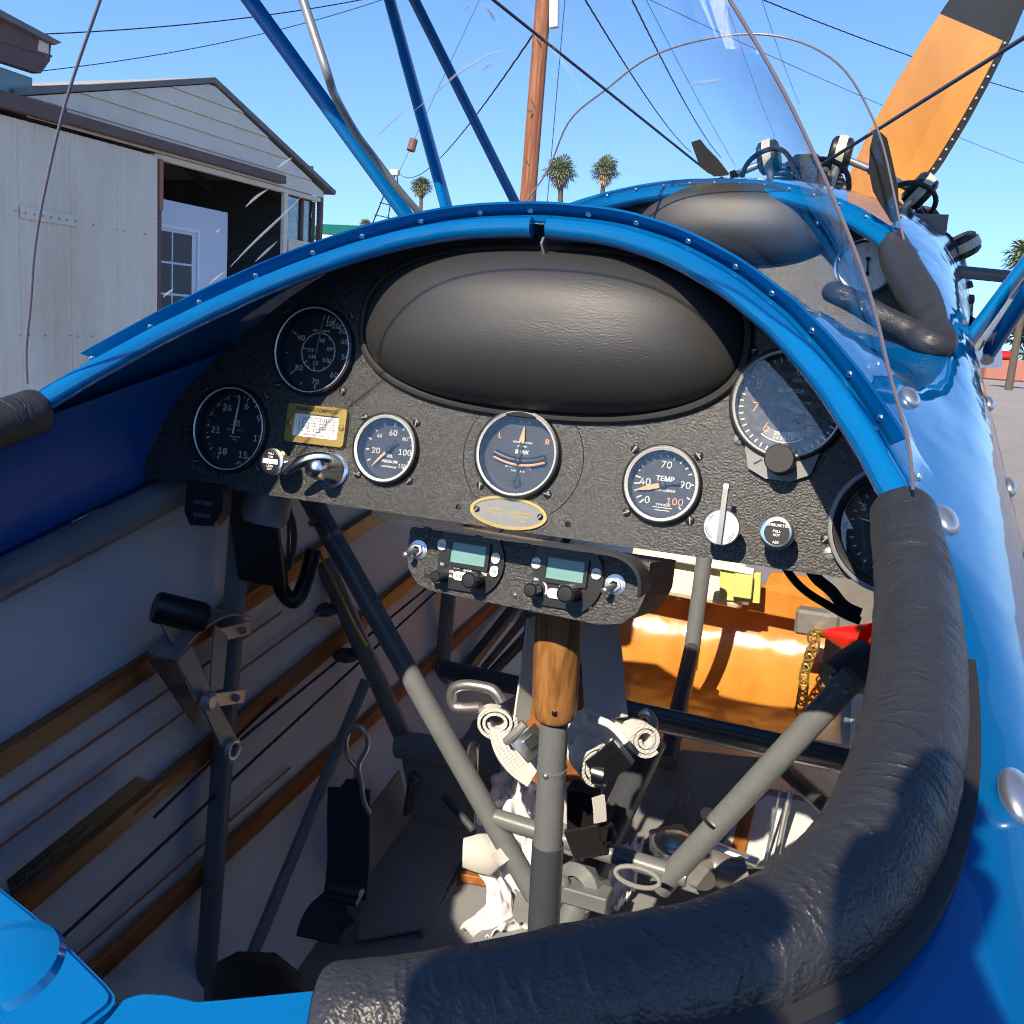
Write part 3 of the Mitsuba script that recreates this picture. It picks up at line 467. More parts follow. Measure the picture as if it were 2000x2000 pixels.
# ---------------------------------------------------------------- padding round the rear cockpit rim
pad_path = spl([(.2695, -.176, .0635), (.2715, -.195, .061), (.275, -.235, .0585), (.277, -.280, .057), (.2765, -.335, .055), (.2725, -.380, .053), (.265, -.413, .051), (.252, -.441, .0495), (.231, -.464, .0485), (.202, -.483, .048), (.180, -.497, .047), (.153, -.511, .046), (.1465, -.5135, .0457)], 160)
def padding(path, r, name, label, seed, wr=.0009):
    p = aw(path); n = 56; t, A, B = frames(p, AU); a = np.arange(n)*2*math.pi/n; L = np.r_[0, np.cumsum(np.linalg.norm(np.diff(p, axis=0), axis=1))]
    end = np.minimum(np.minimum(L, L[-1]-L)/.006, 1); rr = r*(0.80+.20*np.sqrt(1-(1-end)**2)); P = []
    for k in range(len(p)):
        dirs = np.cos(a)[:, None]*A[k] + np.sin(a)[:, None]*B[k]; q = p[k]+dirs*rr[k]
        w = meshkit.fbm(np.c_[np.full(n, L[k]*150), np.cos(a)*1.6, np.sin(a)*1.6+seed], 3)-.5 + .6*(meshkit.fbm(np.c_[np.full(n, L[k]*28), np.cos(a)*.8, np.sin(a)*.8+seed*3], 2)-.5)
        Q = q+dirs*(wr*w)[:, None]; P.append(np.vstack([Q, Q[:1]]))
    n1 = n+1; v = np.vstack(P+[p[:1], p[-1:]]); j = np.arange(n); b = (len(p)-1)*n1
    uv = np.vstack([np.c_[np.repeat(L, n1), np.tile(np.r_[a, 2*math.pi]*.0155, len(p))], [[L[0]-.004, 0], [L[-1]+.004, 0]]])
    f = np.vstack([grid_faces(len(p), n1), np.c_[j*0+len(v)-2, j, j+1], np.c_[j*0+len(v)-1, b+j+1, b+j]]); m = tm(v, f)
    if m.volume < 0: m.invert()
    return part(plane, name, m, 'm_pad', label, smooth=True, uv=uv)
L_ = np.linspace(0, 1, 160); rp = .0155 + .0015*np.sin(L_*math.pi)
padding(spl(pad_path, 420), np.interp(np.linspace(0, 1, 420), L_, rp), 'coaming_pad', 'thick black leather padding along the right and rear cockpit rim', 3)
padding(np.array([(-.2745, y, .0615+.1*(y+.19)*.1) for y in np.linspace(-.187, -.42, 120)]), .0155, 'coaming_pad', 'black leather padding on the left cockpit rim', 9)
# under-rim rubber strip and lacing flap outside the padding
off = pad_path.copy(); tt = np.gradient(off, axis=0); no = np.c_[tt[:, 1], -tt[:, 0], 0*tt[:, 0]]; no /= np.linalg.norm(no, axis=1, keepdims=True); no *= np.sign(no[:, :1]*1 + 1e-9) if False else 1
no = np.where((no[:, :1]*.8+no[:, 1:2]*-.6) < 0, -no, no)
rs_ = off[45:]+no[45:]*.0165; rs_[:, 2] = .0475
part(plane, 'rim_strip', tube(aw(rs_), .0052, 12, up=AU, section=[(-1, -.5), (1, -.5), (1.1, .4), (-1, .6)]), 'm_rubber', 'flat black rubber strip under the rim padding')
part(plane, 'pad_flap', tube(aw(off[118:150]+no[118:150]*.0190+np.array([0, 0, .0035])), .0034, 10, up=AU, section=[(-1, -.2), (1, -.2), (1, .3), (-1, .3)]), 'm_rubber', 'grey flap of the padding over the rim strip')
# rear decking pieces in blue at the near rim
def deck(pts, z, th, rb):
    g = Polygon([p[:2] for p in pts]).buffer(0).buffer(-rb).buffer(rb, quad_segs=5); o = aw(np.array((0, 0, z)))
    return [prism(g.buffer(-.0012), th, o, AX, AF, AU), prism(g, th-.0012, o-AU*.0, AX, AF, AU)]
rd = part(plane, 'rear_deck', deck([(-0.176,-0.480,0.056),(0.047,-0.513,0.056),(0.064,-0.517,0.056),(0.081,-0.522,0.056),(0.097,-0.527,0.056),(0.102,-0.529,0.056),(0.103,-0.532,0.056),(0.101,-0.539,0.056),(0.104,-0.561,0.057),(0.052,-0.601,0.056)], .0440, .0125, .004), 'm_blue', 'bright blue deck panel at the near left corner', smooth=20)
part(rd, 'boss', lathe([(0, .0040), (.0085, .0038), (.0130, .0022), (.0142, 0)], np.array((0.071,-0.532,-0.065)), AU, 32), 'm_blue', 'round raised boss')
part(plane, 'rear_deck', deck([(0.102,-0.528,0.054),(0.105,-0.525,0.054),(0.111,-0.523,0.055),(0.119,-0.522,0.054),(0.125,-0.519,0.055),(0.144,-0.509,0.055),(0.149,-0.507,0.054),(0.158,-0.518,0.054),(0.143,-0.547,0.055),(0.115,-0.558,0.055),(0.103,-0.539,0.055)], .0420, .0125, .003), 'm_blue', 'blue deck panel between the corner panel and the black padding', smooth=20)
# ---------------------------------------------------------------- front cockpit: hoop, panel, crash pad, padding, windshield
xs2 = np.linspace(-.268, .268, 60); hf = np.array([hoop_pt(x, -.003-.034*max(0, 1-(x/.272)**2), FRONT_DY) for x in xs2]); tg = np.gradient(hf, axis=0); nf = np.c_[-tg[:, 2], 0*xs2, tg[:, 0]]; nf /= np.linalg.norm(nf, axis=1, keepdims=True)
part(plane, 'front_hoop', tube(aw(hf-nf*.002), .0095, 14), 'm_blue', 'blue tube round the front cockpit opening')
ff = part(plane, 'front_flange', ribbon(hf, nf, F1, .003, .0155, .016, .021, .002), 'm_blue')
for i in range(4, 58, 4): part(ff, 'screw', ico(aw(hf[i]+nf[i]*.010+F1*.016), .0028, 1), 'm_chrome')
bf = hf + nf*.010 + F1*.0185
fa = spl([(-.262, .615, .085), (-.236, .64, .125), (-.205, .66, .175), (-.18, .66, .228), (-.128, .66, .268), (-.088, .66, .296), (-.042, .66, .314), (.012, .66, .324), (.045, .66, .326), (.086, .66, .322), (.124, .66, .31), (.163, .66, .285), (.191, .66, .25), (.212, .655, .215), (.238, .64, .15), (.262, .615, .085)], 60)
m = sheet(bf, fa, 14, .02); fw = part(plane, 'front_windshield', tm(aw(m.reshape(-1, 3)), grid_faces(m.shape[0], m.shape[1])), 'm_plexi', 'curved clear windshield of the front cockpit', smooth=True)
part(fw, 'edge', tube(aw(fa), .0013, 8), 'm_edge', 'dark free edge of the front windshield')
# smoked side panes at the ends of the front windshield
for nm, ya_, q in (('side_pane', .70, [(0.207,0.700,0.213),(0.213,0.700,0.212),(0.220,0.700,0.206),(0.230,0.700,0.179),(0.240,0.700,0.151),(0.248,0.700,0.113),(0.242,0.700,0.110),(0.227,0.700,0.129),(0.215,0.700,0.146),(0.207,0.700,0.170),(0.205,0.700,0.195)]), ('side_pane', .875, [(-0.054,0.875,0.195),(-0.044,0.875,0.198),(-0.034,0.875,0.187),(-0.017,0.875,0.172),(0.001,0.875,0.152),(-0.018,0.875,0.150),(-0.040,0.875,0.164)])):
    q = np.array(q); m = prism(Polygon(q[:, [0, 2]]).buffer(.002), .0035, aw(np.array((0, ya_, 0))), AX, AU, -AF); part(plane, nm, m, 'm_smoke', 'narrow dark pointed side pane of the front windshield')
FH = -.745
def fpw(x, z, h=0.0): return pw(x, z, FH+h)
pf = [(x-.008, (z-.034*max(0, 1-(x/.272)**2)+.2965-.006)/.917) for x, z in PROF if -.10 < z]
FPB = Polygon([(-x, z) for x, z in pf[::-1]] + pf).buffer(0)
fc = (0.2148,0.3570)
part(plane, 'front_panel', prism(FPB.difference(Point(fc).buffer(.036)), .003, pw(0, 0, FH-.003), PX, PU, PN), 'm_panel', 'black wrinkle painted panel of the front cockpit')
def cushion(cx, cz, a, b, h, base, e=2.5, n=96, k=34):
    ang = np.arange(n)*2*math.pi/n; P = []
    for i in range(k):
        s = i/(k-1); rad = math.sin(s*math.pi/2)**0.9 if i else 0.0; hh = h*(max(0, 1-rad**2.6))**0.62
        c, q = np.cos(ang), np.sin(ang); x = np.sign(c)*abs(c)**(2/e)*a*rad; z = np.sign(q)*abs(q)**(2/e)*b*rad
        P.append(PX*(cx+x)[:, None]+PU*(cz+z)[:, None]+PN*(base+hh))
    P.append(PX*(cx+x)[:, None]+PU*(cz+z)[:, None]+PN*(base-.012))
    m = tm(np.vstack(P), grid_faces(k+1, n, True)); m.merge_vertices(); m.update_faces(m.nondegenerate_faces()); return m
part(plane, 'front_crash_pad', cushion(0.010, .413, .163, .061, .055, FH), 'm_crash', 'oval black leather crash pad of the front cockpit', smooth=60)
# padding of the front cockpit, right side and rear edge
fpad = spl([(0.244,0.748,0.080), (0.256,0.583,0.076), (0.274,0.442,0.068), (0.288,0.347,0.060), (0.297,0.286,0.054), (0.297,0.262,0.052), (0.290,0.257,0.053), (0.274,0.270,0.058), (0.249,0.274,0.068), (0.228,0.277,0.078), (0.211,0.275,0.086), (0.199,0.296,0.086)], 260)
padding(np.array([(-.27, y, .062+.03*(y-.3)) for y in np.linspace(.32, .67, 80)]), .018, 'front_coaming_pad', None, 8, .0004)
padding(fpad, np.interp(np.linspace(0, 1, 260), [0, .25, .55, .7, 1], [.0175, .021, .0195, .0140, .0095]), 'front_coaming_pad', 'black padded rim of the front cockpit', 5, .0006)
part(plane, 'front_rim_strip', tube(aw(fpad[60:200]+np.array([.006, -.010, -.012])), .006, 10, up=AU, section=[(-1, -.5), (1, -.5), (1, .5), (-1, .5)]), 'm_rubber')
# ---------------------------------------------------------------- upper wing (overhead, outside the picture) and its struts
def wz(y): return .66 + (y-.05)*.2309
foil = [(0, .0), (.02, .03), (.12, .075), (.35, .105), (.65, .085), (1.0, .012), (1.0, 0), (.6, .0), (.2, -.015)]
def wing(x0, x1, y_te, y_le):
    pts = [(y_le-(y_le-y_te)*u, w*1.25) for u, w in foil]; o = aw(np.array((x0, 0, 0)))
    m = trimesh.creation.extrude_polygon(Polygon(pts), x1-x0, engine='earcut'); return place(m, AX*x0 + EZ*wz(0)*1.0, AF/AF[1], AU, AX)
part(plane, 'upper_wing', [wing(-4.2, -.40, .26, 1.62), wing(.40, 4.2, .26, 1.62), wing(-.402, .402, .62, 1.62)], 'm_blue')
def strut(a, b, chord, thick, name, label, mat='m_blue'):
    sec = [(math.cos(t)*(chord/2)*(1.25 if math.cos(t) < 0 else .75), math.sin(t)*thick/2) for t in np.linspace(0, 2*math.pi, 24, endpoint=False)]
    return part(plane, name, tube(np.linspace(a, b, 6), 1.0, section=sec, up=(1, 0, 0)), mat, label)
for s in (-1, 1):
    M_ = np.array([1.0, 1, 1]) if s < 0 else np.array([-1.0, 1, 1]); side = 'left' if s < 0 else 'right'
    b0, d0 = np.array((-.392, .8425, .1077)), (np.array((-.520, -.414, .748)) if s < 0 else np.array((-.1523, -.8313, .5346))); strut((b0+d0*.015)*M_, (b0+d0*(.86 if s < 0 else .75))*M_, .030, .020, 'wing_strut', f'bright blue {side} strut leaning aft to the upper wing')
    b1, d1 = np.array((-.385, .743, .176)), np.array((-.536, .358, 1.0)); strut((b1-d1*.06)*M_, (b1+d1*.72)*M_, .036, .019, 'wing_strut', f'dark blue {side} strut leaning forward to the upper wing')
    b2, d2 = np.array((-.385, 1.428, .085)), np.array((-.474, -.56, 1.0)); strut((b2-d2*.1)*M_, (b2+d2*.78)*M_, .031, .016, 'wing_strut', f'dark blue {side} strut from the nose to the upper wing')
    e = b0*M_; fit = part(plane, 'strut_fitting', [hull([e+np.array(c)*.016 for c in ((1, 1, 1), (1, -1, 1), (-1, 1, 1), (-1, -1, 1), (1.3, 1, -1), (1.3, -1, -1), (-1, 1, -1.3), (-1, -1, -1.3))]), rod(e-AF*.03, e+AF*.03, .008)], 'm_chrome', 'polished fitting at the foot of the struts')
# grey fuel pipe beside the left strut, padded bracing tube on the right
fpipe = [(-0.395,0.280,0.435),(-0.376,0.280,0.392),(-0.359,0.280,0.354)] + [(-0.387,0.340,0.348), (-0.417,0.450,0.323), (-0.427,0.500,0.313), (-0.410,0.540,0.279), (-0.388,0.580,0.245)]
part(plane, 'fuel_pipe', tube(spl(fpipe, 50), .0050, 14), 'm_steel', 'grey fuel pipe running beside the bright left strut')
part(plane, 'brace_tube', tube([(0.370,0.809,0.122), (0.440,1.254,0.188), (0.530,1.710,0.276)], .013, 14), 'm_sheet', 'grey padded tube beside the bright right strut')
part(plane, 'cross_rod', rod((0.330,1.550,0.281), (0.551,1.600,0.273), .013), 'm_tube', 'grey blue rod running out from the nose at right')
# flying wires
for a, b, r, lab in (((-0.181,0.300,0.432), (-0.042,0.900,0.360), .0018, 'flying wire falling from the upper left to the front cockpit'), ((0.065,1.300,0.422), (0.372,0.700,0.497), .0030, 'dark flying wire rising to the right across the propeller')) :
    part(plane, 'flying_wire', rod(a, b, r, 8), 'm_flywire', lab)
# ---------------------------------------------------------------- engine and propeller
HUB = np.array((0, 2.40, .18))
part(plane, 'crankcase', lathe([(0, .25), (.12, .25), (.2, .2), (.24, .05), (.24, -.15), (.2, -.3), (0, -.3)], HUB, AF, 40), 'm_sheet')
part(plane, 'accessory_cover', lathe([(0, -.9), (.20, -.85), (.30, -.5), (.33, -.12), (.33, -.10), (0, -.10)], HUB, AF, 40), 'm_sheet')
for i in range(7):
    th = math.radians(-3 + i*360/7); u = AX*math.sin(th)+AU*math.cos(th); s = AX*math.cos(th)-AU*math.sin(th)
    if i in (3, 4): continue
    cy = part(plane, 'cylinder', lathe([(.055, .2), (.055, .46), (.03, .48), (0, .48)], HUB, u, 24), 'm_black', 'black finned engine cylinder')
    part(cy, 'cooling_fin', [lathe([(.05, h), (.086 if h < .34 else .106, h), (.086 if h < .34 else .106, h+.0025), (.05, h+.0025)], HUB, u, 28) for h in np.arange(.24, .46, .0125)], 'm_black', kind='stuff')
    for w in (-1, 1):
        ph = th + w*math.radians(11.5); v = AX*math.sin(ph)+AU*math.cos(ph); q = AX*math.cos(ph)-AU*math.sin(ph); c = HUB+v*.475-AF*.05
        bx = part(cy, 'rocker_cover', lathe([(0, -.030), (.036, -.030), (.046, -.022), (.046, .022), (.036, .030), (0, .030)], c+v*.012, q, 24), 'm_black', 'black rocker cover')
        sec_ = [c+v*.012+q*0+(-AF*math.cos(a)*.0485+v*math.sin(a)*.0485) for a in np.linspace(-1.2, 2.0, 14)]
        part(cy, 'strap', tube(np.array(sec_), .012, section=[(-.16, -1), (.16, -1), (.16, 1), (-.16, 1)], up=q), 'm_green_paint', 'pale green strap over the rocker cover')
        part(cy, 'plug', rod(c-AF*.02+q*w*.03, c-AF*.05+q*w*.09-v*.01, .010), 'm_alu'); part(cy, 'plug_cap', rod(c-AF*.05+q*w*.09-v*.01, c-AF*.055+q*w*.105-v*.012, .014), 'm_rubber')
        for k_ in range(4): part(cy, 'spring_coil', lathe([(.020, -.003), (.026, 0), (.020, .003)], c-v*(.035+.012*k_)+q*0, v, 16), 'm_alu') if w > 0 else None
        part(cy, 'push_rod', rod(HUB+v*.22-AF*.09, c-AF*.03, .010), 'm_alu')
    part(plane, 'intake_pipe', tube(spl([HUB+u*.20-AF*.12, HUB+u*.30-AF*.14+s*.05, HUB+u*.42-AF*.09+s*.06, HUB+u*.45-AF*.03+s*.04], 20), .020, 12), 'm_tube_dark')
    part(plane, 'ignition_lead', tube(spl([HUB+u*.44-AF*.07-s*.02, HUB+u*.50-AF*.11-s*.06, HUB+u*.47-AF*.16-s*.14, HUB+u*.33-AF*.18-s*.13], 24), .0070, 8), 'm_wire')
    part(plane, 'baffle', prism(Polygon([(.03, .26), (.10, .28), (.12, .40), (.085, .45), (.03, .43)]), .003, HUB-AF*.04, s, u, -AF), 'm_sheet')
    part(plane, 'ignition_lead', tube(spl([HUB+u*.42-AF*.06, HUB+u*.47-AF*.13+s*.05, HUB+u*.44-AF*.16+s*.12, HUB+u*.34-AF*.16+s*.12, HUB+u*.25-AF*.2+s*.05], 24), .0075, 8), 'm_wire')
PO = np.array((0, 3.0, .30)); bd = unit(np.array((.430, 0, 1.0))); pd = unit(bd - AF*(bd@AF)); pc = np.cross(AF, pd); pc = pc*np.sign(pc[0])
pr_ = part(plane, 'propeller', lathe([(0, .16), (.05, .15), (.12, .08), (.14, -.05), (0, -.05)], PO-AF*.02, AF, 32), 'm_alu')
for sg in (1, -1):
    st = [(.10, .055, .050, .9), (.18, .075, .045, .8), (.28, .105, .036, .62), (.40, .130, .030, .50), (.55, .143, .024, .40), (.70, .140, .020, .33), (.82, .132, .016, .28), (.95, .118, .012, .24), (1.12, .09, .008, .2), (1.22, .05, .005, .18)]
    def blade(sel, grow=0.0, u0=-1, u1=1):
        rr, cc, hh, tw_ = np.array(st).T; R_ = np.linspace(sel[0], sel[1], 30); V = []
        for r_ in R_:
            c_, h_, w_ = np.interp(r_, rr, cc), np.interp(r_, rr, hh), np.interp(r_, rr, tw_); ca, sa = math.cos(w_*.9), math.sin(w_*.9)
            for t in np.r_[np.linspace(u0, u1, 12), np.linspace(u1, u0, 12)]:
                top = len(V) % 24 < 12; y = h_*(1-t*t)*.55*(1 if top else -.35) + (grow if top else -grow); x = t*c_*.98 + c_*.12
                V.append(PO + pd*r_*sg + pc*sg*(x*ca-y*sa)*1 + (-AF)*(y*ca+x*sa))
        m = tm(V, grid_faces(30, 24, True))
        if m.volume < 0: m.invert()
        return m
    part(pr_, 'blade', blade((.10, .93)), 'm_prop', 'varnished laminated wooden propeller blade')
    part(pr_, 'tip_sheath', blade((.93, 1.22), .002), 'm_smoke', 'dark metal sheathed blade tip')
    le = part(pr_, 'leading_edge', blade((.30, .93), .0028, .84, 1.0), 'm_smoke', 'dark riveted metal leading edge')
    for r_ in np.arange(.33, .93, .033):
        c_ = np.interp(r_, np.array(st)[:, 0], np.array(st)[:, 1]); w_ = np.interp(r_, np.array(st)[:, 0], np.array(st)[:, 3]); h_ = np.interp(r_, np.array(st)[:, 0], np.array(st)[:, 2]); t = .91
        x = t*c_*.98+c_*.12; y = h_*(1-t*t)*.55+.0035; ca, sa = math.cos(w_*.9), math.sin(w_*.9)
        p = PO+pd*r_*sg+pc*sg*(x*ca-y*sa)+(-AF)*(y*ca+x*sa); part(le, 'rivet', ico(p, .0052, 1, (1, 1, 1)), 'm_alu') if sg > 0 else None
# ---------------------------------------------------------------- instrument panel
top = [(x, z) for x, z in zip(hc[::4, 0]*1.0, hc[::4, 2]*1.0)]
pp = [(x-.008, z/.917) for x, z in PROF if -.0545 < z]
pan_poly = Polygon([(-x, z) for x, z in [(.350, -.0585)] + pp[::-1]] + pp + [(.350, -.0585)]).buffer(0)
GA = {'tach': (-.2655, -.0065, .0385), 'asi': (-.1925, .0670, .0385), 'oil': (-.1135, -.0075, .0292), 'turn': (-.0005, .0005, .0350), 'temp': (.1137, -.0095, .0292), 'alt': (.1945, .0565, .0405), 'comp': (.2760, -.0205, .0450)}
holes = pan_poly
for x, z, r in GA.values(): holes = holes.difference(Point(x, z).buffer(r*.93, quad_segs=24))
for x, z in ((.0465, -.0480), (-.0445, -.0462)): holes = holes.difference(Point(x, z).buffer(.0024))
ip = part(plane, 'instrument_panel', prism(holes, .003, pw(0, 0, -.003), PX, PU, PN), 'm_panel', 'black wrinkle painted instrument panel')
part(ip, 'round_line', lathe([(.0487, 0), (.0490, .0003), (.0494, 0)], pw(.0030, -.0020), PN, 96), 'm_black', 'thin circular seam round the turn indicator')
def screw(parent, x, z, r=.0034, ang=.7, mat='m_black', h0=0.0):
    k = part(parent, 'screw', lathe([(0, .0020), (r*.55, .0019), (r*.9, .0012), (r, .0002), (r, -.0005)], pw(x, z, h0), PN, 20), mat)
    ex = PX*math.cos(ang)+PU*math.sin(ang); part(k, 'slot', cbox(pw(x, z, h0+.0019), r*.85, .0004, .0003, ex, np.cross(PN, ex), PN, .00005), 'm_steel' if mat == 'm_black' else 'm_black')
part(plane, 'crash_pad', cushion(.006, .0955, .1525, .0615, .052, 0.0), 'm_crash', 'large oval black leather crash pad above the instruments', smooth=60)
part(plane, 'crash_pad_seam', tube(np.array([PX*(.006+.1555*np.sign(math.cos(a))*abs(math.cos(a))**.8)+PU*(.0955+.0645*np.sign(math.sin(a))*abs(math.sin(a))**.8)+PN*.003 for a in np.linspace(0, 2*math.pi, 120)]), .0032, 8, caps=False), 'm_rubber')
def gauge(key, name, label, group=None, prot=.0062, ring='m_ring', face='m_dial', case='m_black', ringw=.075, screws=None, sa=.7, wide=False):
    cx, cz, R = GA[key]; g = thing(name, label, 'gauge', group); o = pw(cx, cz)
    rI = R*(.925-ringw); part(g, 'bezel', lathe([(R, -.002), (R, prot*.72), (R*.985, prot*.92), (R*.96, prot), (R*.93, prot)], o, PN, 72), case)
    part(g, 'ring', lathe([(R*.93, prot*.98), (R*.915, prot*1.06), (rI+.0012, prot*.96), (rI, prot*.82)], o, PN, 72), ring, 'bright ring round the dial')
    part(g, 'well', lathe([(rI, prot*.82), (rI-.0004, prot*.2), (rI-.0008, -.0055)], o, PN, 72), case)
    part(g, 'dial', lathe([(rI, -.0055), (.0005, -.0055), (0, -.0055)], o, PN, 72), face)
    part(g, 'glass', lathe([(rI, prot*.70), (rI*.5, prot*.702), (0, prot*.703)], o, PN, 48), 'm_glass', smooth=True)
    if screws:
        d = screws
        for k, (sx, sz) in enumerate(((-1, 1), (1, 1), (-1, -1), (1, -1))):
            if wide and k < 2: continue
            screw(g, cx+sx*d, cz+sz*d, ang=sa+k*1.3)
    def at_(x, z, h=-.0052): return pw(cx+x, cz+z, h)
    def pol(a, r, h=-.0052): a = math.radians(a); return at_(r*math.sin(a), r*math.cos(a), h)
    def ticks(items, mat='m_num', nm='scale'):
        ms = [cbox((pol(a, r0)+pol(a, r1))/2, (r1-r0)/2, w/2, .00018, unit(pol(a, r1)-pol(a, r0)), unit(np.cross(PN, pol(a, r1)-pol(a, r0))), PN, .00004) for a, r0, r1, w in items]
        return part(g, nm, ms, mat, smooth=False)
    def nums(items, mat='m_num', nm='numerals', bold=False): return part(g, nm, [text(t, h, pol(a, r), PX, PU, PN, .0003, bold) for t, a, r, h in items], mat, smooth=False)
    def words(items, mat='m_num', nm='lettering', bold=False): return part(g, nm, [text(t, h, at_(x, z), PX, PU, PN, .0003, bold) for t, x, z, h in items], mat, smooth=False)
    def needle(a, r1, r0, w, mat, tail=0.0, tw=.002, h=-.0030, spade=False):
        t = math.radians(a); ex = PX*math.sin(t)+PU*math.cos(t); ey = np.cross(PN, ex); c = at_(0, 0, h)
        pts = [(r0, -w/2), (r1*.55, -w*.62 if spade else -w/2), (r1, -w*.08), (r1, w*.08), (r1*.55, w*.62 if spade else w/2), (r0, w/2)]
        part(g, 'needle', prism(Polygon(pts), .0005, c, ex, ey, PN), mat)
        if tail: part(g, 'counterweight', [prism(Polygon([(r0+.0006, -tw*.3), (-tail*.6, -tw*.3), (-tail*.75, -tw*.75), (-tail, -tw*.75), (-tail, tw*.75), (-tail*.75, tw*.75), (-tail*.6, tw*.3), (r0+.0006, tw*.3)]).buffer(.0004), .0005, c-PN*.0001, ex, ey, PN), lathe([(0, .0022), (.0018, .002), (.0026, .001), (.0026, 0)], c, PN, 20)], 'm_black')
    return g, at_, pol, ticks, nums, words, needle
N_ = .0060
# tachometer
g, at_, pol, ticks, nums, words, needle = gauge('tach', 'tachometer', 'dark round tachometer dial at far left of the panel, half in shadow', ringw=.022, screws=.0315)
nums([('24', -31, .0215, .0058), ('6', 22, .0235, .0058), ('9', 62, .0258, .0058), ('12', 102, .0248, .0058), ('15', 152, .0236, .0058), ('18', -152, .0222, .0058), ('21', -95, .0205, .0058)])
ticks([(a, .0275, .0305, .0007) for a in range(-150, 180, 21)] + [(a, .0288, .0305, .0004) for a in range(-140, 180, 10)])
words([('RPM', 0, .0072, .0024), ('HUNDREDS', 0, .0042, .0012), ('TACHOMETER', 0, -.0060, .0012), ('TYPE E', 0, -.0085, .0011)]); ticks([(90, -.009, -.001, .0004), (90, .001, .009, .0004)], nm='rule'); needle(5, .0292, -.004, .0014, 'm_num', .0, spade=True)
# airspeed indicator
g, at_, pol, ticks, nums, words, needle = gauge('asi', 'airspeed_indicator', 'round airspeed dial with two number rings touching the left end of the crash pad', ringw=.022, screws=.0315)
nums([('10', 17, .0258, .0042), ('20', 31, .0268, .0042), ('30', 47, .0280, .0042), ('40', 67, .0264, .0044), ('50', 95, .0268, .0044), ('60', 135, .0258, .0044), ('70', 178, .0250, .0044), ('80', -131, .0222, .0044), ('90', -59, .0212, .0044)])
nums([('100', 8, .0100, .0030), ('80', 73, .0112, .0030), ('120', 124, .0112, .0030), ('13', -172, .0096, .0030), ('140', -130, .0066, .0030), ('150', -80, .0078, .0030)], nm='inner_numerals')
ticks([(a, .0272 if a in (3, 11, 24, 39, 67, 95, 135, 178) else .0268, .0318, .0007) for a in (3, 11, 24, 39, 67, 95, 135, 178, -130, -60)] + [(a, .0295, .0318, .0005) for a in (18, 53, 81, 115, 157, -155, -95)])
part(g, 'inner_ring', lathe([(.0158, 0), (.0158, .0003), (.0164, .0003), (.0164, 0)], at_(0, .000, -.0054), PN, 64), 'm_num'); ticks([(a, .0128, .0158, .0006) for a in (73, 124, -172, -130, -80)] + [(a, .014, .0158, .0005) for a in (40, 98, 150, -150, -105)], nm='inner_scale')
words([('MILES', -.0045, .0180, .0015), ('PER HR', .0052, .0180, .0015)]); needle(5, .0290, -.002, .0014, 'm_tube')
# oil pressure
g, at_, pol, ticks, nums, words, needle = gauge('oil', 'oil_pressure_gauge', 'small oil pressure gauge right of the brass compass card', screws=.02355, sa=.2)
nums([('20', -99, .0128, .0046), ('60', 5, .0138, .0046), ('100', 94, .0140, .0046)]); nums([('40', -47, .0150, .0028), ('80', 52, .0158, .0028), ('120', 133, .0178, .0028)], nm='small_numerals')
ticks([(a, .0192, .0222, .0009) for a in (-120, -95, -70, -45, -20, 5, 30, 55, 75, 95, 115, 135)])
words([('OIL', .0008, -.0052, .0024), ('PRESSURE', .0012, -.0098, .0021), ('LBS PER SQ IN', .0010, -.0142, .0014)], bold=True); needle(-138, .0205, .004, .0019, 'm_lume', .0095, .0024)
# turn and bank
g, at_, pol, ticks, nums, words, needle = gauge('turn', 'turn_and_bank_indicator', 'turn and bank indicator tucked under the middle of the crash pad', screws=.0278, sa=2.2, wide=True, ringw=.045, face='m_dial')
words([('TURN', .0008, .0248, .0030)], 'm_tube'); words([('L', -.0186, .0132, .0040), ('R', .0206, .0120, .0040)], 'm_lume', 'side_letters', True)
words([('PATENTED IN USA', .0006, .0096, .0013), ('LICENSED', .0006, .0066, .0012), ('BANK', .0012, .0022, .0030), ('US ARMY  AIR CORPS', -.0006, -.0098, .0015), ('TYPE     A-8', -.0006, -.0130, .0014)], bold=True)
cv = spl([at_(-.0205, -.0008, -.0035), at_(-.010, -.0040, -.0035), at_(0, -.0052, -.0035), at_(.011, -.0042, -.0035), at_(.0215, -.0010, -.0035)], 30); part(g, 'bank_tube', tube(cv, .0032, 14), 'm_black', 'curved dark bank tube'); part(g, 'lume_strip', tube(cv-PU*.0030+PN*.0012, .0012, 8), 'm_lume'); part(g, 'ball', ico(at_(.0004, -.0052, -.0014), .0030, 3), 'm_black')
needle(3, .0215, .0085, .0042, 'm_lume', 0); part(g, 'needle_stem', [bar(at_(.0006, .0095, -.0012), at_(-.0002, -.0175, -.0012), .0013, .0006, PN), lathe([(.0022, 0), (.0022, .0006), (.0036, .0006), (.0036, 0)], at_(-.0004, -.0208, -.0015), PN, 24)], 'm_black')
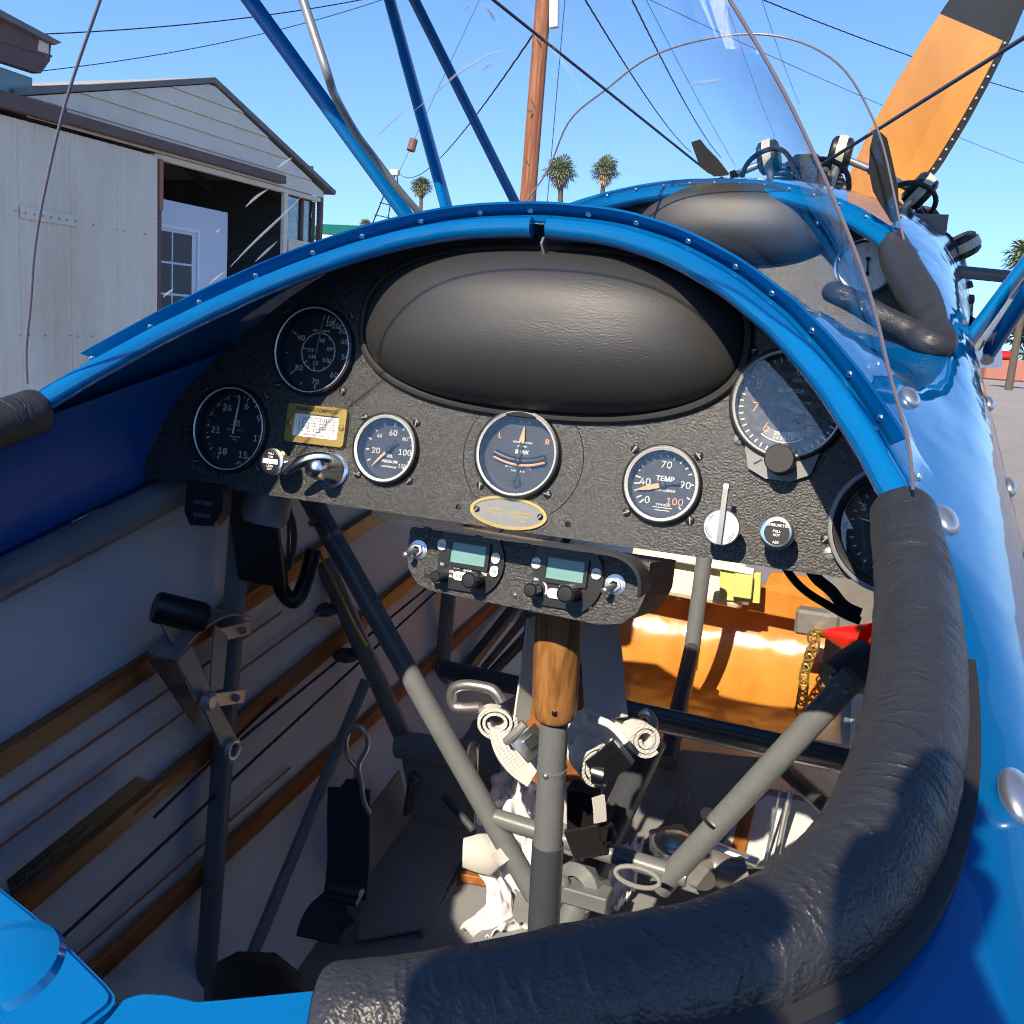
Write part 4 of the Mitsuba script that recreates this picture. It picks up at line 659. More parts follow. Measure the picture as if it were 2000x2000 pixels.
# temperature
g, at_, pol, ticks, nums, words, needle = gauge('temp', 'temperature_gauge', 'temperature gauge with orange needle left of the fuel selector', screws=.02355, sa=1.0)
nums([('70', 1, .0150, .0050), ('40', -86, .0140, .0050), ('0', -139, .0163, .0050), ('90', 84, .0160, .0050)]); nums([('100', 139, .0150, .0050)], 'm_lume', 'orange_numerals')
ticks([(a, .0196, .0222, .0009) for a in (-28, 15, 31, 48, 62, 84, 112, 138)] + [(a, .0180, .0222, .0009) for a in (-79, -93, -107, -122, -133)] + [(a, .0205, .0222, .0012) for a in (-66, -55, -42, -14, 1)])
words([('TEMP', .0006, .0046, .0036), ('CENTIGRADE', .0016, -.0040, .0017), ('TYPE DUAL', .0016, -.0148, .0015)], bold=True); ticks([(90, -.008, .0075, .0005)], nm='rule') if False else part(g, 'rule', [bar(at_(-.0060, -.0168), at_(.0085, -.0168), .0005, .0003, PN), bar(at_(-.0045, -.0188), at_(.0066, -.0188), .0005, .0003, PN)], 'm_num')
needle(-107, .0205, .003, .0036, 'm_lume', .0125, .0020)
# altimeter with its knob plate
g, at_, pol, ticks, nums, words, needle = gauge('alt', 'altimeter', 'large grey faced altimeter with a setting knob right of the crash pad', face='m_dial_grey', ringw=.035, prot=.0075)
lug = Polygon([(-.0235, -.031), (-.0195, -.046), (-.008, -.0515), (.008, -.0515), (.0195, -.046), (.0235, -.031)]).buffer(.002)
part(g, 'lug', prism(lug.difference(Point(0, 0).buffer(.0402, quad_segs=24)), .005, at_(0, 0, 0), PX, PU, PN), 'm_sheet', 'lower lug of the case')
part(g, 'knob', lathe([(0, .0255), (.0092, .0255), (.0100, .0247), (.0102, .006), (.0102, .004)], at_(.0006, -.0400, 0), PN, 40), 'm_rubber', 'black setting knob'); part(g, 'slot', bar(at_(-.0175, -.0440, .0052), at_(-.0125, -.0405, .0052), .0012, .0006, PN), 'm_black')
nums([('8', -58, .0262, .0066), ('7', -97, .0228, .0066), ('6', -141, .0212, .0066), ('0', 10, .0255, .0066), ('5', 135, .0235, .0066)], 'm_lume', 'orange_numerals')
ticks([(a, .0315, .0345, .0010) for a in range(0, 360, 8)]); words([('ALTITUDE', .0000, .0108, .0026), ('1000 FEET', .0072, .0185, .0020), ('TYPE', .0118, .0028, .0016)])
part(g, 'window', [prism(Polygon([(.0185*math.sin(a)*k-.0012, -.0185*math.cos(a)*k-.0005) for k, aa in ((1.0, np.linspace(-.62, .56, 12)), (1.34, np.linspace(.56, -.62, 12))) for a in aa]), .0004, at_(0, 0, -.0054), PX, PU, PN)], 'm_sheet')
words([('28', -.0055, -.0200, .0026), ('30', .0040, -.0200, .0026), ('1 2 1 8 1 9', -.0010, -.0232, .0020)], nm='window_lettering', bold=True); part(g, 'window_edge', [tube(np.array([at_(.0262*math.sin(a)-.0012, -.0262*math.cos(a), -.005) for a in np.linspace(-.62, .56, 14)]), .0006, 6)], 'm_num'); ticks([(182, .0265, .0315, .0009)], 'm_lume', 'index')
part(g, 'pointer', [prism(Polygon([(-.011, .0012), (-.004, .0028), (.004, -.0048), (.0105, -.0040), (.003, -.0002), (-.003, .0012)]).buffer(.0006), .0008, at_(0, 0, -.0030), PX, PU, PN), lathe([(0, .003), (.0022, .003), (.0034, .002), (.0034, 0)], at_(0, 0, -.004), PN, 6)], 'm_sheet'); part(g, 'bolt', [lathe([(0, .0025), (.0022, .002), (.0024, 0)], at_(-.0062, .0050, -.0054), PN, 16), lathe([(0, .0025), (.0022, .002), (.0024, 0)], at_(.0082, -.0098, -.0054), PN, 16)], 'm_black')
screw(g, *(0.1641,0.0289), .0042, 1.1, 'm_steel'); screw(g, *(0.1649,0.0923), .0042, .3)
# instrument hidden behind the right padding
g, at_, pol, ticks, nums, words, needle = gauge('comp', 'vertical_speed_indicator', 'large dark dial at far right of the panel, mostly behind the black padding', case='m_sheet', ring='m_black', ringw=.12)
nums([('5', -62, .026, .0046), ('2', 100, .026, .0046), ('6', 178, .021, .0050), ('10', -160, .026, .004)]); ticks([(a, .0285, .0310, .0008) for a in range(0, 360, 12)]); needle(-80, .026, -.004, .0014, 'm_num')
screw(g, *(0.2351,-0.0429), .0048, .3, 'm_steel'); screw(ip, *(0.2311,-0.0334), .0036, .9)
words([('4', -.030, .062, .0044)], nm='lettering') if False else None
# compass correction card
cc = thing('compass_card', 'brass framed compass correction card with white paper, upper left of the panel', 'card')
fr = rbox2(-.0285, -.0160, .0285, .0160, .0032).difference(rbox2(-.0218, -.0106, .0218, .0086, .0016)); fo = pw(-.1805, .0050, .0)
part(cc, 'frame', prism(fr, .0045, fo, PX, PU, PN), 'm_brass', 'brass frame'); part(cc, 'paper', prism(rbox2(-.0216, -.0104, .0216, .0084, .0010), .0012, fo+PN*.0012, PX, PU, PN), 'm_card')
def con(x, z, h=.0): return fo + PX*x + PU*z + PN*h
part(cc, 'lettering', [text('PIONEER COMPASS', .0030, con(0, .0123, .0045), PX, PU, PN, .0003, True)], 'm_black', smooth=False)
part(cc, 'print', [bar(con(-.0135, z, .0026), con(.0165, z, .0026), .0004, .0003, PN) for z in (.0058, .0012, -.0012, -.0058)] + [bar(con(x, .0058, .0026), con(x, -.0058, .0026), .0004, .0003, PN) for x in (-.0135, -.0075, -.002, .0035, .009, .0165, -.0165)] + [text(t, .0017, con(x, z, .0024), PX, PU, PN, .0003) for t, x, z in (('FOR', -.0105, .0040), ('N', -.0048, .0040), ('30', .0008, .0040), ('60', .0062, .0040), ('E 120 150', .0126, .0040), ('STEER', -.0105, -.0030), ('S', -.0048, -.0030), ('210', .0008, -.0030), ('240', .0062, -.0030), ('W 300 330', .0126, -.0030))] + [text('SWUNG BY          RADIO ON', .0014, con(.001, -.0083, .0024), PX, PU, PN, .0003)], 'm_tube', smooth=False)
for sx in (-1, 1):
    k = part(cc, 'screw', lathe([(0, .0012), (.0018, .0011), (.0026, .0003), (.0028, 0)], con(sx*.0253, -.0002, .0045), PN, 20), 'm_brass'); part(k, 'slot', cbox(con(sx*.0253, -.0002, .0057), .0022, .0003, .0002, PX, PU, PN, .00005), 'm_black')
# push-pull knobs
def knob(name, x, z, L, r, label, lines, band=False):
    k = thing(name, label, 'knob'); part(k, 'stem', rod(pw(x, z, -.005), pw(x, z, L*.8), .0042, 14), 'm_chrome')
    part(k, 'head', lathe([(0, L), (r*.80, L), (r*.97, L-.0008), (r, L-.0025), (r, L-.008), (r*.9, L-.0105), (r*.55, L-.013), (.004, L-.016)], pw(x, z), PN, 48), 'm_chrome', 'polished knob head')
    part(k, 'face', lathe([(0, L+.0004), (r*.74, L+.0004), (r*.74, L-.001)], pw(x, z), PN, 40), 'm_black')
    ms = [text(t, h, pw(x, z+dz, L+.0004), PX, PU, PN, .0003, True) for t, dz, h in lines]
    if band: ms.append(cbox(pw(x, z-.0002, L+.0006), r*.64, .0020, .0002, PX, PU, PN, .00005))
    part(k, 'lettering', ms, 'm_white', smooth=False)
knob('mixture_knob', -.2022, -.0296, .029, .0112, 'silver rimmed push knob with striped face beside the chrome starter handle', [('PULL', .0062, .0017), ('FOR', .0034, .0016), ('LEAN', -.0040, .0017), ('OUT', -.0064, .0016)], True)
knob('carburetor_heat_knob', .2005, -.0336, .029, .0113, 'silver rimmed knob lettered for carburetor hot air right of the fuel selector', [('CARBURETOR', .0052, .0017), ('PULL', .0012, .0016), ('HOT', -.0014, .0016), ('AIR', -.0062, .0017)])
# starter handle: chrome boss with a lever to the left
st = thing('starter_handle', 'chrome L shaped lever handle on a round boss below the brass card', 'handle')
so = pw(-.1615, -.0305); part(st, 'boss', lathe([(.0158, -.001), (.0158, .0015), (.0150, .0022), (.0125, .0024), (.0108, .006), (.0092, .016), (.0090, .024), (.0078, .0295), (.0045, .032), (0, .0325)], so, PN, 48), 'm_chrome', 'round chrome boss')
lv = spl([pw(-.1495, -.0212, .0225), pw(-.157, -.0212, .0258), pw(-.167, -.0240, .0290), pw(-.179, -.0318, .0305), pw(-.1880, -.0385, .0300)], 30)
part(st, 'lever', tube(lv, np.r_[.0030, np.linspace(.0052, .0060, 12), np.linspace(.0060, .0040, 14), .0032, .0026, .0014], 18, up=PN, section=[(math.cos(t)*.85, math.sin(t)*.70) for t in np.linspace(0, 2*math.pi, 20, endpoint=False)]), 'm_chrome', 'tapered chrome lever')
part(st, 'arm', rod(so+PN*.012-PX*.004, so+PN*.004-PX*.024+PU*.004, .0030, 12), 'm_chrome')
# fuel selector
fs_ = thing('fuel_selector', 'round aluminium fuel selector with a tall thin upright handle', 'selector')
fo2 = pw(.1637, -.0348); part(fs_, 'disc', lathe([(0, .0290), (.0118, .0290), (.0126, .0280), (.0126, .0262), (.0118, .0252), (.006, .025), (.006, -.002)], fo2, PN, 48), 'm_alu', 'engraved disc')
part(fs_, 'handle', [hull([fo2+PX*(x*.0017-.0008*(z > .01)*0)+PU*z+PN*h for x in (-1, 1) for z, h in ((-.0115, .0292), (-.0115, .0335), (.026, .0345), (.030, .033), (.030, .0275), (.012, .0292))])], 'm_steel', 'thin upright chrome handle')
part(fs_, 'lettering', [text(t, .0022, fo2+PX*.0098*math.sin(a)+PU*.0098*math.cos(a)+PN*.0291, PX, PU, PN, .0002, True, -a+(math.pi if abs(a) > 1.6 else 0)) for t, a in (('RIGHT', -2.1), ('LEFT', 2.25), ('OFF', -.9))], 'm_tube', smooth=False)
# oval makers plate
ov = thing('oval_plate', 'oval brass rimmed grey plate under the turn and bank indicator', 'plate')
E_ = lambda a, b: affinity.scale(Point(0, 0).buffer(1, quad_segs=24), a, b); oo = pw(-.0020, -.0455)
part(ov, 'rim', prism(E_(.0318, .0128).difference(E_(.0290, .0105)), .0020, oo, PX, PU, PN), 'm_brass'); part(ov, 'face', prism(E_(.0291, .0106), .0010, oo, PX, PU, PN), 'm_sheet')
def oc(x, z): return oo+PX*x+PU*z+PN*.0010
part(ov, 'lettering', [text(t, .0018, oc(x, z), PX, PU, PN, .0003, True) for t, x, z in (('AIRFRAME', -.0120, .0018), ('SERIAL NO', -.0120, -.0012), ('LICENSED UNDER', .0095, .0010), ('PATENTS OF', .0095, -.0020), ('USA', .0130, -.0050))], 'm_brass', smooth=False)
for sx in (-1, 1): screw(ov, -.0020+sx*.0262, -.0455+sx*.0003, .0024, .9, 'm_black', .001)
# ---------------------------------------------------------------- radio box below the panel
RB = .030   # its face stands this far aft of the panel
rb = thing('radio_box', 'black wrinkle painted radio box with rounded ends hanging under the panel', 'radio box')
def rp(x, z, h=0.0): return pw(x, z, RB+h)
face = Polygon([(-.0690, -.0655), (-.0692, -.088), (-.066, -.098), (-.058, -.1075), (-.047, -.1115), (.088, -.1150), (.104, -.1115), (.114, -.102), (.1185, -.088), (.1185, -.0655)])
part(rb, 'face', prism(face.buffer(-.003).buffer(.003), .0025, rp(0, 0, -.0025), PX, PU, PN), 'm_panel', 'front plate of the radio box')
ring_ = face.exterior; pts = np.array(face.buffer(-.0005).exterior.coords)[:-1]; sh_ = [np.array([pw(x, z, RB-.0025), pw(x, z, -.075)]) for x, z in pts]
m = tm(np.array(sh_).reshape(-1, 3), [[2*i, 2*((i+1) % len(pts)), 2*i+1] for i in range(len(pts))] + [[2*((i+1) % len(pts)), 2*((i+1) % len(pts))+1, 2*i+1] for i in range(len(pts))]); part(rb, 'shell', m, 'm_panel')
hd = np.array([rp(-.078, -.0592, .001), rp(-.074, -.0605, .002), rp(-.06, -.0612, .0025), rp(.02, -.0618, .0025), rp(.09, -.0622, .0025), rp(.110, -.0655, .0025), rp(.1185, -.074, .002), rp(.1205, -.085, .001)]); hd = spl(hd, 50)
part(rb, 'hood', tube(hd, 1.0, up=PN, section=[(-.0012, -.034), (.0012, -.034), (.0012, .001), (-.0012, .001)]), 'm_black', 'black shade hood over the radios')
for x in (-.055, -.012, .026, .074): part(rb, 'bolt', lathe([(0, .0015), (.0028, .0014), (.0034, 0)], pw(x, -.0655, RB-.0005), PN, 14), 'm_black')
for x, z in ((-.0025, -.1015), (.0225, -.1040), (.0800, -.1040)): part(rb, 'screw', ico(rp(x, z), .0018, 1), 'm_alu')
def unit_(name, label, cx, cz, knobs, btns, words_):
    k = thing(name, label, 'radio'); o = lambda x, z, h=0.0: rp(cx+x, cz+z, h)
    body = Point(0, 0).buffer(.0285, quad_segs=20).intersection(sbox(-.024, -.0235, .0285, .0185)).buffer(-.001).buffer(.001)
    part(k, 'body', prism(body, .0032, o(0, 0), PX, PU, PN), 'm_black', 'black face with rounded side')
    part(k, 'screen_frame', prism(rbox2(-.0185, -.0072, .0172, .0130, .001).difference(rbox2(-.0142, -.0042, .0142, .0108, .0006)), .0028, o(0, .001, .0032), PX, PU, PN), 'm_black')
    part(k, 'screen', prism(rbox2(-.0142, -.0042, .0142, .0108, .0005), .0008, o(0, .001, .0032), PX, PU, PN), 'm_lcd', 'pale teal display')
    for i, (x, z, w, h, t) in enumerate(btns):
        b = part(k, 'button', prism(rbox2(-w, -h, w, h, min(w, h)*.9), .0022, o(x, z, .0030), PX, PU, PN), 'm_white'); part(b, 'lettering', text(t, .0022, o(x, z, .0052), PX, PU, PN, .0002, True), 'm_tube', smooth=False)
    for x, z, r, L in knobs:
        n = 40; rr = [r*(1+.05*(i % 2)) for i in range(n)]; poly = Polygon([(rr[i]*math.cos(2*math.pi*i/n), rr[i]*math.sin(2*math.pi*i/n)) for i in range(n)]); kk = part(k, 'knob', [prism(poly, L, o(x, z, .003), PX, PU, PN), lathe([(0, L+.0044), (r*.8, L+.0042), (r, L+.003)], o(x, z), PN, 24)], 'm_black')
    part(k, 'lettering', [text(t, .0019, o(x, z, .0032), PX, PU, PN, .0003, True) for t, x, z in words_], 'm_white', smooth=False)
    return k, o
k, o = unit_('transponder', 'left radio unit with teal screen and ENT key, the transponder', -.0170, -.0838, [(-.0190, -.0150, .0042, .013), (.0095, -.0132, .0058, .017)], [(-.0220, .0085, .0034, .0042, 'VS'), (.0222, .0046, .0032, .0040, 'VFR'), (.0222, -.0052, .0032, .0040, 'FN'), (-.0040, -.0128, .0058, .0032, 'ENT')], [('OFF', -.0195, -.0060), ('SBY', -.0135, -.0064), ('GND', -.0085, -.0068), ('XPDR', .0006, -.0078), ('CODE', .0130, -.0085), ('ON', -.0120, -.0105), ('ALT', -.0112, -.0138)])
part(k, 'pointer', bar(o(-.0275, -.0152, .0165), o(-.0150, -.0150, .0165), .0030, .003, PN), 'm_black', 'pointer of the mode knob')
k, o = unit_('com_radio', 'right radio unit with teal screen and arrow keys, the com radio', .0590, -.0842, [(-.0200, -.0128, .0050, .014), (.0078, -.0108, .0062, .020)], [(-.0222, .0062, .0036, .0040, 'MON'), (.0232, .0052, .0036, .0040, 'MEM'), (-.0045, -.0136, .0066, .0036, '< >')], [('OFF', -.0205, -.0056), ('COM', .0000, -.0076)])
part(k, 'volume_arc', tube(np.array([o(-.0200+.0078*math.sin(a), -.0128+.0078*math.cos(a), .0035) for a in np.linspace(.2, 1.9, 14)]), .0008, 8), 'm_white')
for nm, x, z in (('left', -.0598, -.0822), ('right', .0958, -.0848)):
    t = thing('toggle_switch', f'silver toggle switch at the {nm} end of the radio box', 'switch')
    part(t, 'nut', lathe([(.0068, 0), (.0068, .0022), (.0050, .0024), (.0050, .0048), (.0030, .005), (.0030, .003)], rp(x, z), PN, 6), 'm_alu'); part(t, 'collar', lathe([(.0074, 0), (.0074, .0010), (.0060, .0012)], rp(x, z), PN, 28), 'm_alu')
    part(t, 'lever', tube(np.array([rp(x, z, .004), rp(x-.0022, z-.0026, .010), rp(x-.0040, z-.0046, .0145), rp(x-.0043, z-.0049, .0155)]), [.0016, .0019, .0026, .0016], 14), 'm_alu', 'toggle lever')
# front panel gauge
fg = thing('front_altimeter', 'pale faced round gauge on the front cockpit panel', 'gauge'); x, z = fc
part(fg, 'bezel', lathe([(.042, 0), (.042, .006), (.039, .0075), (.0375, .006)], fpw(x, z), PN, 60), 'm_chrome'); part(fg, 'dial', lathe([(.0378, -.002), (0, -.002)], fpw(x, z), PN, 60), 'm_card', 'dusty pale dial'); part(fg, 'glass', lathe([(.0376, .004), (.02, .0041), (0, .0042)], fpw(x, z), PN, 40), 'm_glass', smooth=True)
part(fg, 'needle', [bar(fpw(x+.002, z+.012, .0), fpw(x+.004, z-.008, .0), .002, .0008, PN), ico(fpw(x+.002, z+.012, .0), .003, 2), ico(fpw(x+.004, z-.009, .0), .003, 2)], 'm_dial'); part(fg, 'numerals', [text(t, .007, fpw(x+.026*math.sin(a), z+.026*math.cos(a), -.0018), PX, PU, PN, .0004) for t, a in (('0', 0), ('3', 1.6), ('6', 3.1), ('8', -1.0))], 'm_lume', smooth=False)
# ================================================================ inside the cockpit
def tubes(name, mat, items):
    for a, b, r, lab in items: part(plane, name, rod(a, b, r, 18), mat, lab)
tubes('frame_tube', 'm_tube', [
    ((-0.352,0.134,-0.094), (-0.352,0.081,-0.669), .0115, 'upright grey frame tube behind the throttle quadrant'),
    ((-0.300,0.323,-0.356), (-0.300,0.091,-0.601), .0070, 'thin slanting grey tube on the left side'),
    ((-0.355,0.250,-0.101), (-0.031,0.250,-0.533), .0125, 'long grey diagonal tube from upper left to the stick'),
    ((0.268,0.250,-0.208), (0.107,0.250,-0.481), .0130, 'grey diagonal tube from upper right down to the middle'),
    ((-0.086,0.250,-0.451), (0.134,0.250,-0.461), .0105, 'short grey cross tube between the two diagonals'),
    ((0.013,0.950,-0.262), (0.012,0.930,-0.472), .0140, 'upright grey tube in front of the varnished plywood'),
    ((-0.358,0.700,-0.310), (-0.364,0.700,-0.538), .0125, 'upright grey tube by the left wall further forward'),
    ((-0.403,0.320,-0.147), (-0.287,0.420,-0.474), .0125, 'second grey diagonal tube with clamps behind the first'),
    ((-0.472,0.400,-0.169), (-0.387,0.500,-0.437), .0100, None)])
tubes('frame_tube', 'm_tube_dark', [((-0.273,0.500,-0.391), (0.293,0.500,-0.397), .0135, 'dark cross tube at the front of the cockpit'), ((0.017,0.900,-0.426), (0.041,0.620,-0.512), .014, None), ((0.016,0.260,-0.459), (0.118,0.260,-0.465), .009, None),
    ((0.062,0.360,-0.365), (-0.012,0.323,-0.619), .018, 'dark torque tube running back along the floor'), ((0.300,1.392,-0.526), (0.27,7.66,-2.71), .018, None), ((0.204,0.620,-0.480), (0.291,0.450,-0.460), .012, None)])
part(plane, 'front_cross_tube', rod((-0.051,0.520,-0.417), (0.296,0.520,-0.419), .006, 12), 'm_alu', 'thin bright tube under the dark cross tube')
for p, ax, r in (((-0.314,0.250,-0.157), 'd', .0135), ((-0.331,0.250,-0.139), 'd', .0135)):
    d = unit(np.array((-0.031,0.250,-0.533))-np.array((-0.355,0.250,-0.101))); part(plane, 'hose_clamp', tube(np.array([np.array(p)-d*.003, np.array(p)+d*.003]), r, 24), 'm_steel')
for p in ((-0.378,0.345,-0.281), (-0.357,0.370,-0.347)): part(plane, 'hose_clamp', ico(p, .018, 2, (1, 1, .5)), 'm_tube_dark')
q = [(0.153,0.250,-0.389), (0.258,0.250,-0.219)]; d = unit(np.array(q[1])-np.array(q[0]))
for p in q: part(plane, 'tube_collar', tube(np.array([np.array(p)-d*.002, np.array(p)+d*.002]), .0142, 24), 'm_chrome')
# brass fuel line and black hose below the panel
part(plane, 'brass_line', tube(spl([(-0.357,0.200,-0.126), (-0.350,0.200,-0.156), (-0.343,0.200,-0.180)], 16), .0016, 8), 'm_brass')
part(plane, 'brass_line', tube(spl([(-0.366,0.300,-0.185), (-0.348,0.310,-0.223), (-0.328,0.330,-0.281), (-0.316,0.350,-0.320)], 24), .0022, 8), 'm_brass')
part(plane, 'hose', tube(spl([(-0.337,0.180,-0.173), (-0.335,0.180,-0.193), (-0.333,0.185,-0.212), (-0.323,0.190,-0.221), (-0.318,0.200,-0.208), (-0.318,0.210,-0.192), (-0.318,0.220,-0.167)], 50), .0088, 16), 'm_black', 'black rubber hose bent in a U below the panel')
part(plane, 'hose_fitting', [rod((-0.350,0.170,-0.122), (-0.345,0.180,-0.168), .0085), rod((-0.344,0.180,-0.167), (-0.337,0.180,-0.176), .0105)], 'm_sheet'); part(plane, 'primer_body', lathe([(0, .022), (.020, .022), (.022, .02), (.022, -.012), (.018, -.02), (0, -.02)], (-0.269,0.060,-0.083), unit((.1, .2, 1)), 30), 'm_sheet', 'short grey cylinder under the left panel edge')
part(plane, 'bracket_plate', prism(rbox2(-.024, -.058, .032, .050, .004), .004, (-0.313,0.100,-0.123), AX, AU, -AF), 'm_black', 'black plate under the left end of the panel')
part(plane, 'cable_loom', [tube(spl([(-0.375,0.240,-0.119), (-0.360,0.240,-0.154), (-0.365,0.240,-0.204)], 16), .0022, 8), tube(spl([(-0.370,0.240,-0.118), (-0.356,0.240,-0.154), (-0.362,0.240,-0.203)], 16), .0022, 8), tube(spl([(-0.367,0.240,-0.120), (-0.365,0.240,-0.160), (-0.366,0.240,-0.205)], 16), .0020, 8)], 'm_tube')
part(plane, 'turnbuckle', [rod((-0.385,0.260,-0.253), (-0.406,0.270,-0.308), .0022), ico((-0.409,0.270,-0.311), .006, 1), rod((-0.411,0.270,-0.315), (-0.450,0.290,-0.411), .0024), rod((-0.418,0.270,-0.336), (-0.457,0.290,-0.411), .0030)], 'm_alu', 'thin control wire with a turnbuckle')
lb = part(plane, 'switch_panel', hull([pw(x, z, h) for x, z in ((-.300, -.055), (-.262, -.055), (-.260, -.078), (-.268, -.092), (-.292, -.094), (-.300, -.082)) for h in (-.006, .006)]), 'm_black', 'small black lettered tab under the left end of the panel')
part(lb, 'lettering', [text('BATTERY', .0032, pw(-.281, -.073, .0062), PX, PU, PN, .0003), text('MASTER', .0032, pw(-.280, -.084, .0062), PX, PU, PN, .0003)], 'm_tube', smooth=False)
# control cables along the left wall
for a, b in (((-0.345,0.127,-0.368), (-0.345,0.380,-0.332)), ((-0.350,-0.112,-0.457), (-0.350,0.391,-0.364)), ((-0.355,0.006,-0.403), (-0.355,0.099,-0.379))):
    part(plane, 'control_cable', rod(np.array(a)-(np.array(b)-np.array(a))*.0, np.array(b)+(np.array(b)-np.array(a))*1.2 if True else b, .0018, 8), 'm_wire', 'thin control cable along the left wall')
dec = part(plane, 'placard', prism(Polygon(np.array([(0, -.0085), (.165, -.0085), (.150, .0085), (0, .0085)])), .0012, (-0.360,-0.158,-0.387), unit(np.array((-0.360,-0.085,-0.374))-np.array((-0.360,-0.158,-0.387))), AU, AX), 'm_black', 'black placard for the stabilizer control on the stringer')
e1 = unit(np.array((-0.360,-0.085,-0.374))-np.array((-0.360,-0.158,-0.387))); e2 = np.cross(AX, e1)
part(dec, 'lettering', [text('STABILIZER CONTROL', .0052, np.array((-0.358,-0.138,-0.383)), e1, e2, AX, .0004), text('NOSE', .0050, np.array((-0.358,-0.126,-0.389))-e2*.004, e1, e2, AX, .0004), text('DOWN', .0050, np.array((-0.358,-0.082,-0.377)), e1, e2, AX, .0004)], 'm_tube', smooth=False)
for a, b in (((-0.374,-0.151,-0.319), (-0.374,0.028,-0.291)), ((-0.374,-0.153,-0.356), (-0.374,0.075,-0.320)), ((-0.374,-0.059,-0.507), (-0.374,0.092,-0.490))):
    a, b = np.array(a), np.array(b); part(plane, 'seam_tape', bar(a-(b-a)*.3, b+(b-a)*1.2, .001, .0035, AU, .0002), 'm_salmon', 'thin reddish seam line on the fabric')
# throttle quadrant on the upright tube
tq = thing('throttle_quadrant', 'grey steel throttle quadrant with black cylinder grip on the left wall', 'throttle')
XQ = -.325
gp = [(-0.318,-0.024,-0.174),(-0.318,0.010,-0.189)]; part(tq, 'grip', lathe([(0, 0), (.0125, .001), (.0145, .004), (.0145, .044), (.012, .049), (.005, .050), (.004, .047), (0, .047)], np.array(gp[0])-AX*.012, unit(np.array(gp[1])-np.array(gp[0])+AX*.03), 30), 'm_black', 'black cylinder grip')
arc = spl([(-0.325,-0.018,-0.223),(-0.325,0.004,-0.210),(-0.325,0.032,-0.202),(-0.325,0.061,-0.201),(-0.325,0.093,-0.211)], 30)
part(tq, 'arc_plate', tube(arc+np.array([0.0, 0, 0]), 1.0, up=AX, section=[(-.016, -.0012), (.016, -.0012), (.016, .0012), (-.016, .0012)] if False else [(-.0012, -.016), (.0012, -.016), (.0012, .016), (-.0012, .016)]), 'm_steel', 'curved steel top of the quadrant')
def yz(p): return [(q[1], q[2]) for q in p]
def plate(name, pts, x, th, mat='m_steel', lab=None): part(tq, name, prism(Polygon(yz(pts)).buffer(.0006), th, (x, 0, 0), (0, 1, 0), (0, 0, 1), (1, 0, 0)), mat, lab)
plate('side_plate', [(-0.309,-0.018,-0.224),(-0.309,0.001,-0.215),(-0.309,0.027,-0.265),(-0.309,0.019,-0.270),(-0.309,0.013,-0.272)], -.309, .002); plate('side_plate', [(-0.309,0.035,-0.204),(-0.309,0.053,-0.221),(-0.309,0.047,-0.272),(-0.309,0.029,-0.268),(-0.309,0.032,-0.220)], -.309, .002)
plate('back_plate', [(-0.341,-0.017,-0.227),(-0.341,0.019,-0.242),(-0.341,0.057,-0.313),(-0.341,0.049,-0.318)], -.343, .002, 'm_tube_dark'); plate('lever', [(-0.322,-0.027,-0.184),(-0.322,0.004,-0.200),(-0.322,-0.014,-0.217),(-0.322,0.042,-0.290),(-0.322,0.036,-0.291)], -.322, .003)
plate('bell_crank', [(-0.306,0.013,-0.276),(-0.306,0.030,-0.276),(-0.306,0.069,-0.337),(-0.306,0.070,-0.349),(-0.306,0.056,-0.354),(-0.306,0.029,-0.306)], -.306, .003, 'm_steel', 'pivoting crank arm'); part(tq, 'pivot', lathe([(0, .008), (.006, .008), (.0085, .006), (.009, 0)], (-0.303,0.017,-0.273), AX, 24), 'm_alu'); part(tq, 'eye_bolt', [tube(np.array([np.array((-0.300,0.055,-0.338))+(0, .009*math.cos(a), .009*math.sin(a)) for a in np.linspace(0, 6.28, 16)]), .003, 8)], 'm_alu')
for a, b in (((-0.318,0.046,-0.220), (-0.318,0.104,-0.227)), ((-0.318,0.037,-0.284), (-0.318,0.096,-0.299))):
    c = part(tq, 'clamp', bar(a, b, .004, .014, (0, -.3, 1)), 'm_alu', 'bright clamp round the upright tube'); part(c, 'bolt', ico(np.array(a)*.3+np.array(b)*.7+AX*.004, .004, 1), 'm_sheet')
# control stick
sk = thing('control_stick', 'grey control stick with turned wooden grip standing in the middle', 'control stick')
s0, s1, s2 = (0.042,0.045,-0.465), (0.038,0.030,-0.218), (0.038,0.022,-0.162); s0, s1, s2 = (np.array(p) for p in (s0, s1, s2)); d = unit(s2-s1); j = (0.040,0.037,-0.337); w1 = (0.039,0.033,-0.266)
part(sk, 'tube', tube(np.array([s0, s1, s1+d*.01]), [.0128, .0120, .0120], 28), 'm_tube'); part(sk, 'sleeve', tube(np.array([s0, j]), [.0142, .0138], 28), 'm_tube_dark', 'dark lower sleeve'); part(sk, 'weld', tube(np.array([np.array(w1)-d*.002, np.array(w1)+d*.002]), .0128, 28), 'm_tube')
part(sk, 'grip', lathe([(.0120, -.001), (.0165, .0005), (.0185, .004), (.0190, .012), (.0192, .045), (.0188, .085), (.0175, .100), (.012, .106), (0, .107)], s1, d, 40), 'm_grip', 'turned oak coloured wooden grip')
n_ = unit(np.array(CAM)-s1); n_ = unit(n_-d*(n_@d)); part(sk, 'screw', lathe([(0, .002), (.002, .0016), (.0028, 0)], s1+d*.014+n_*.0188, n_, 16), 'm_chrome'); part(sk, 'bolt', ico(np.array(w1)+n_*.0125-AX*.005, .003, 1), 'm_alu')
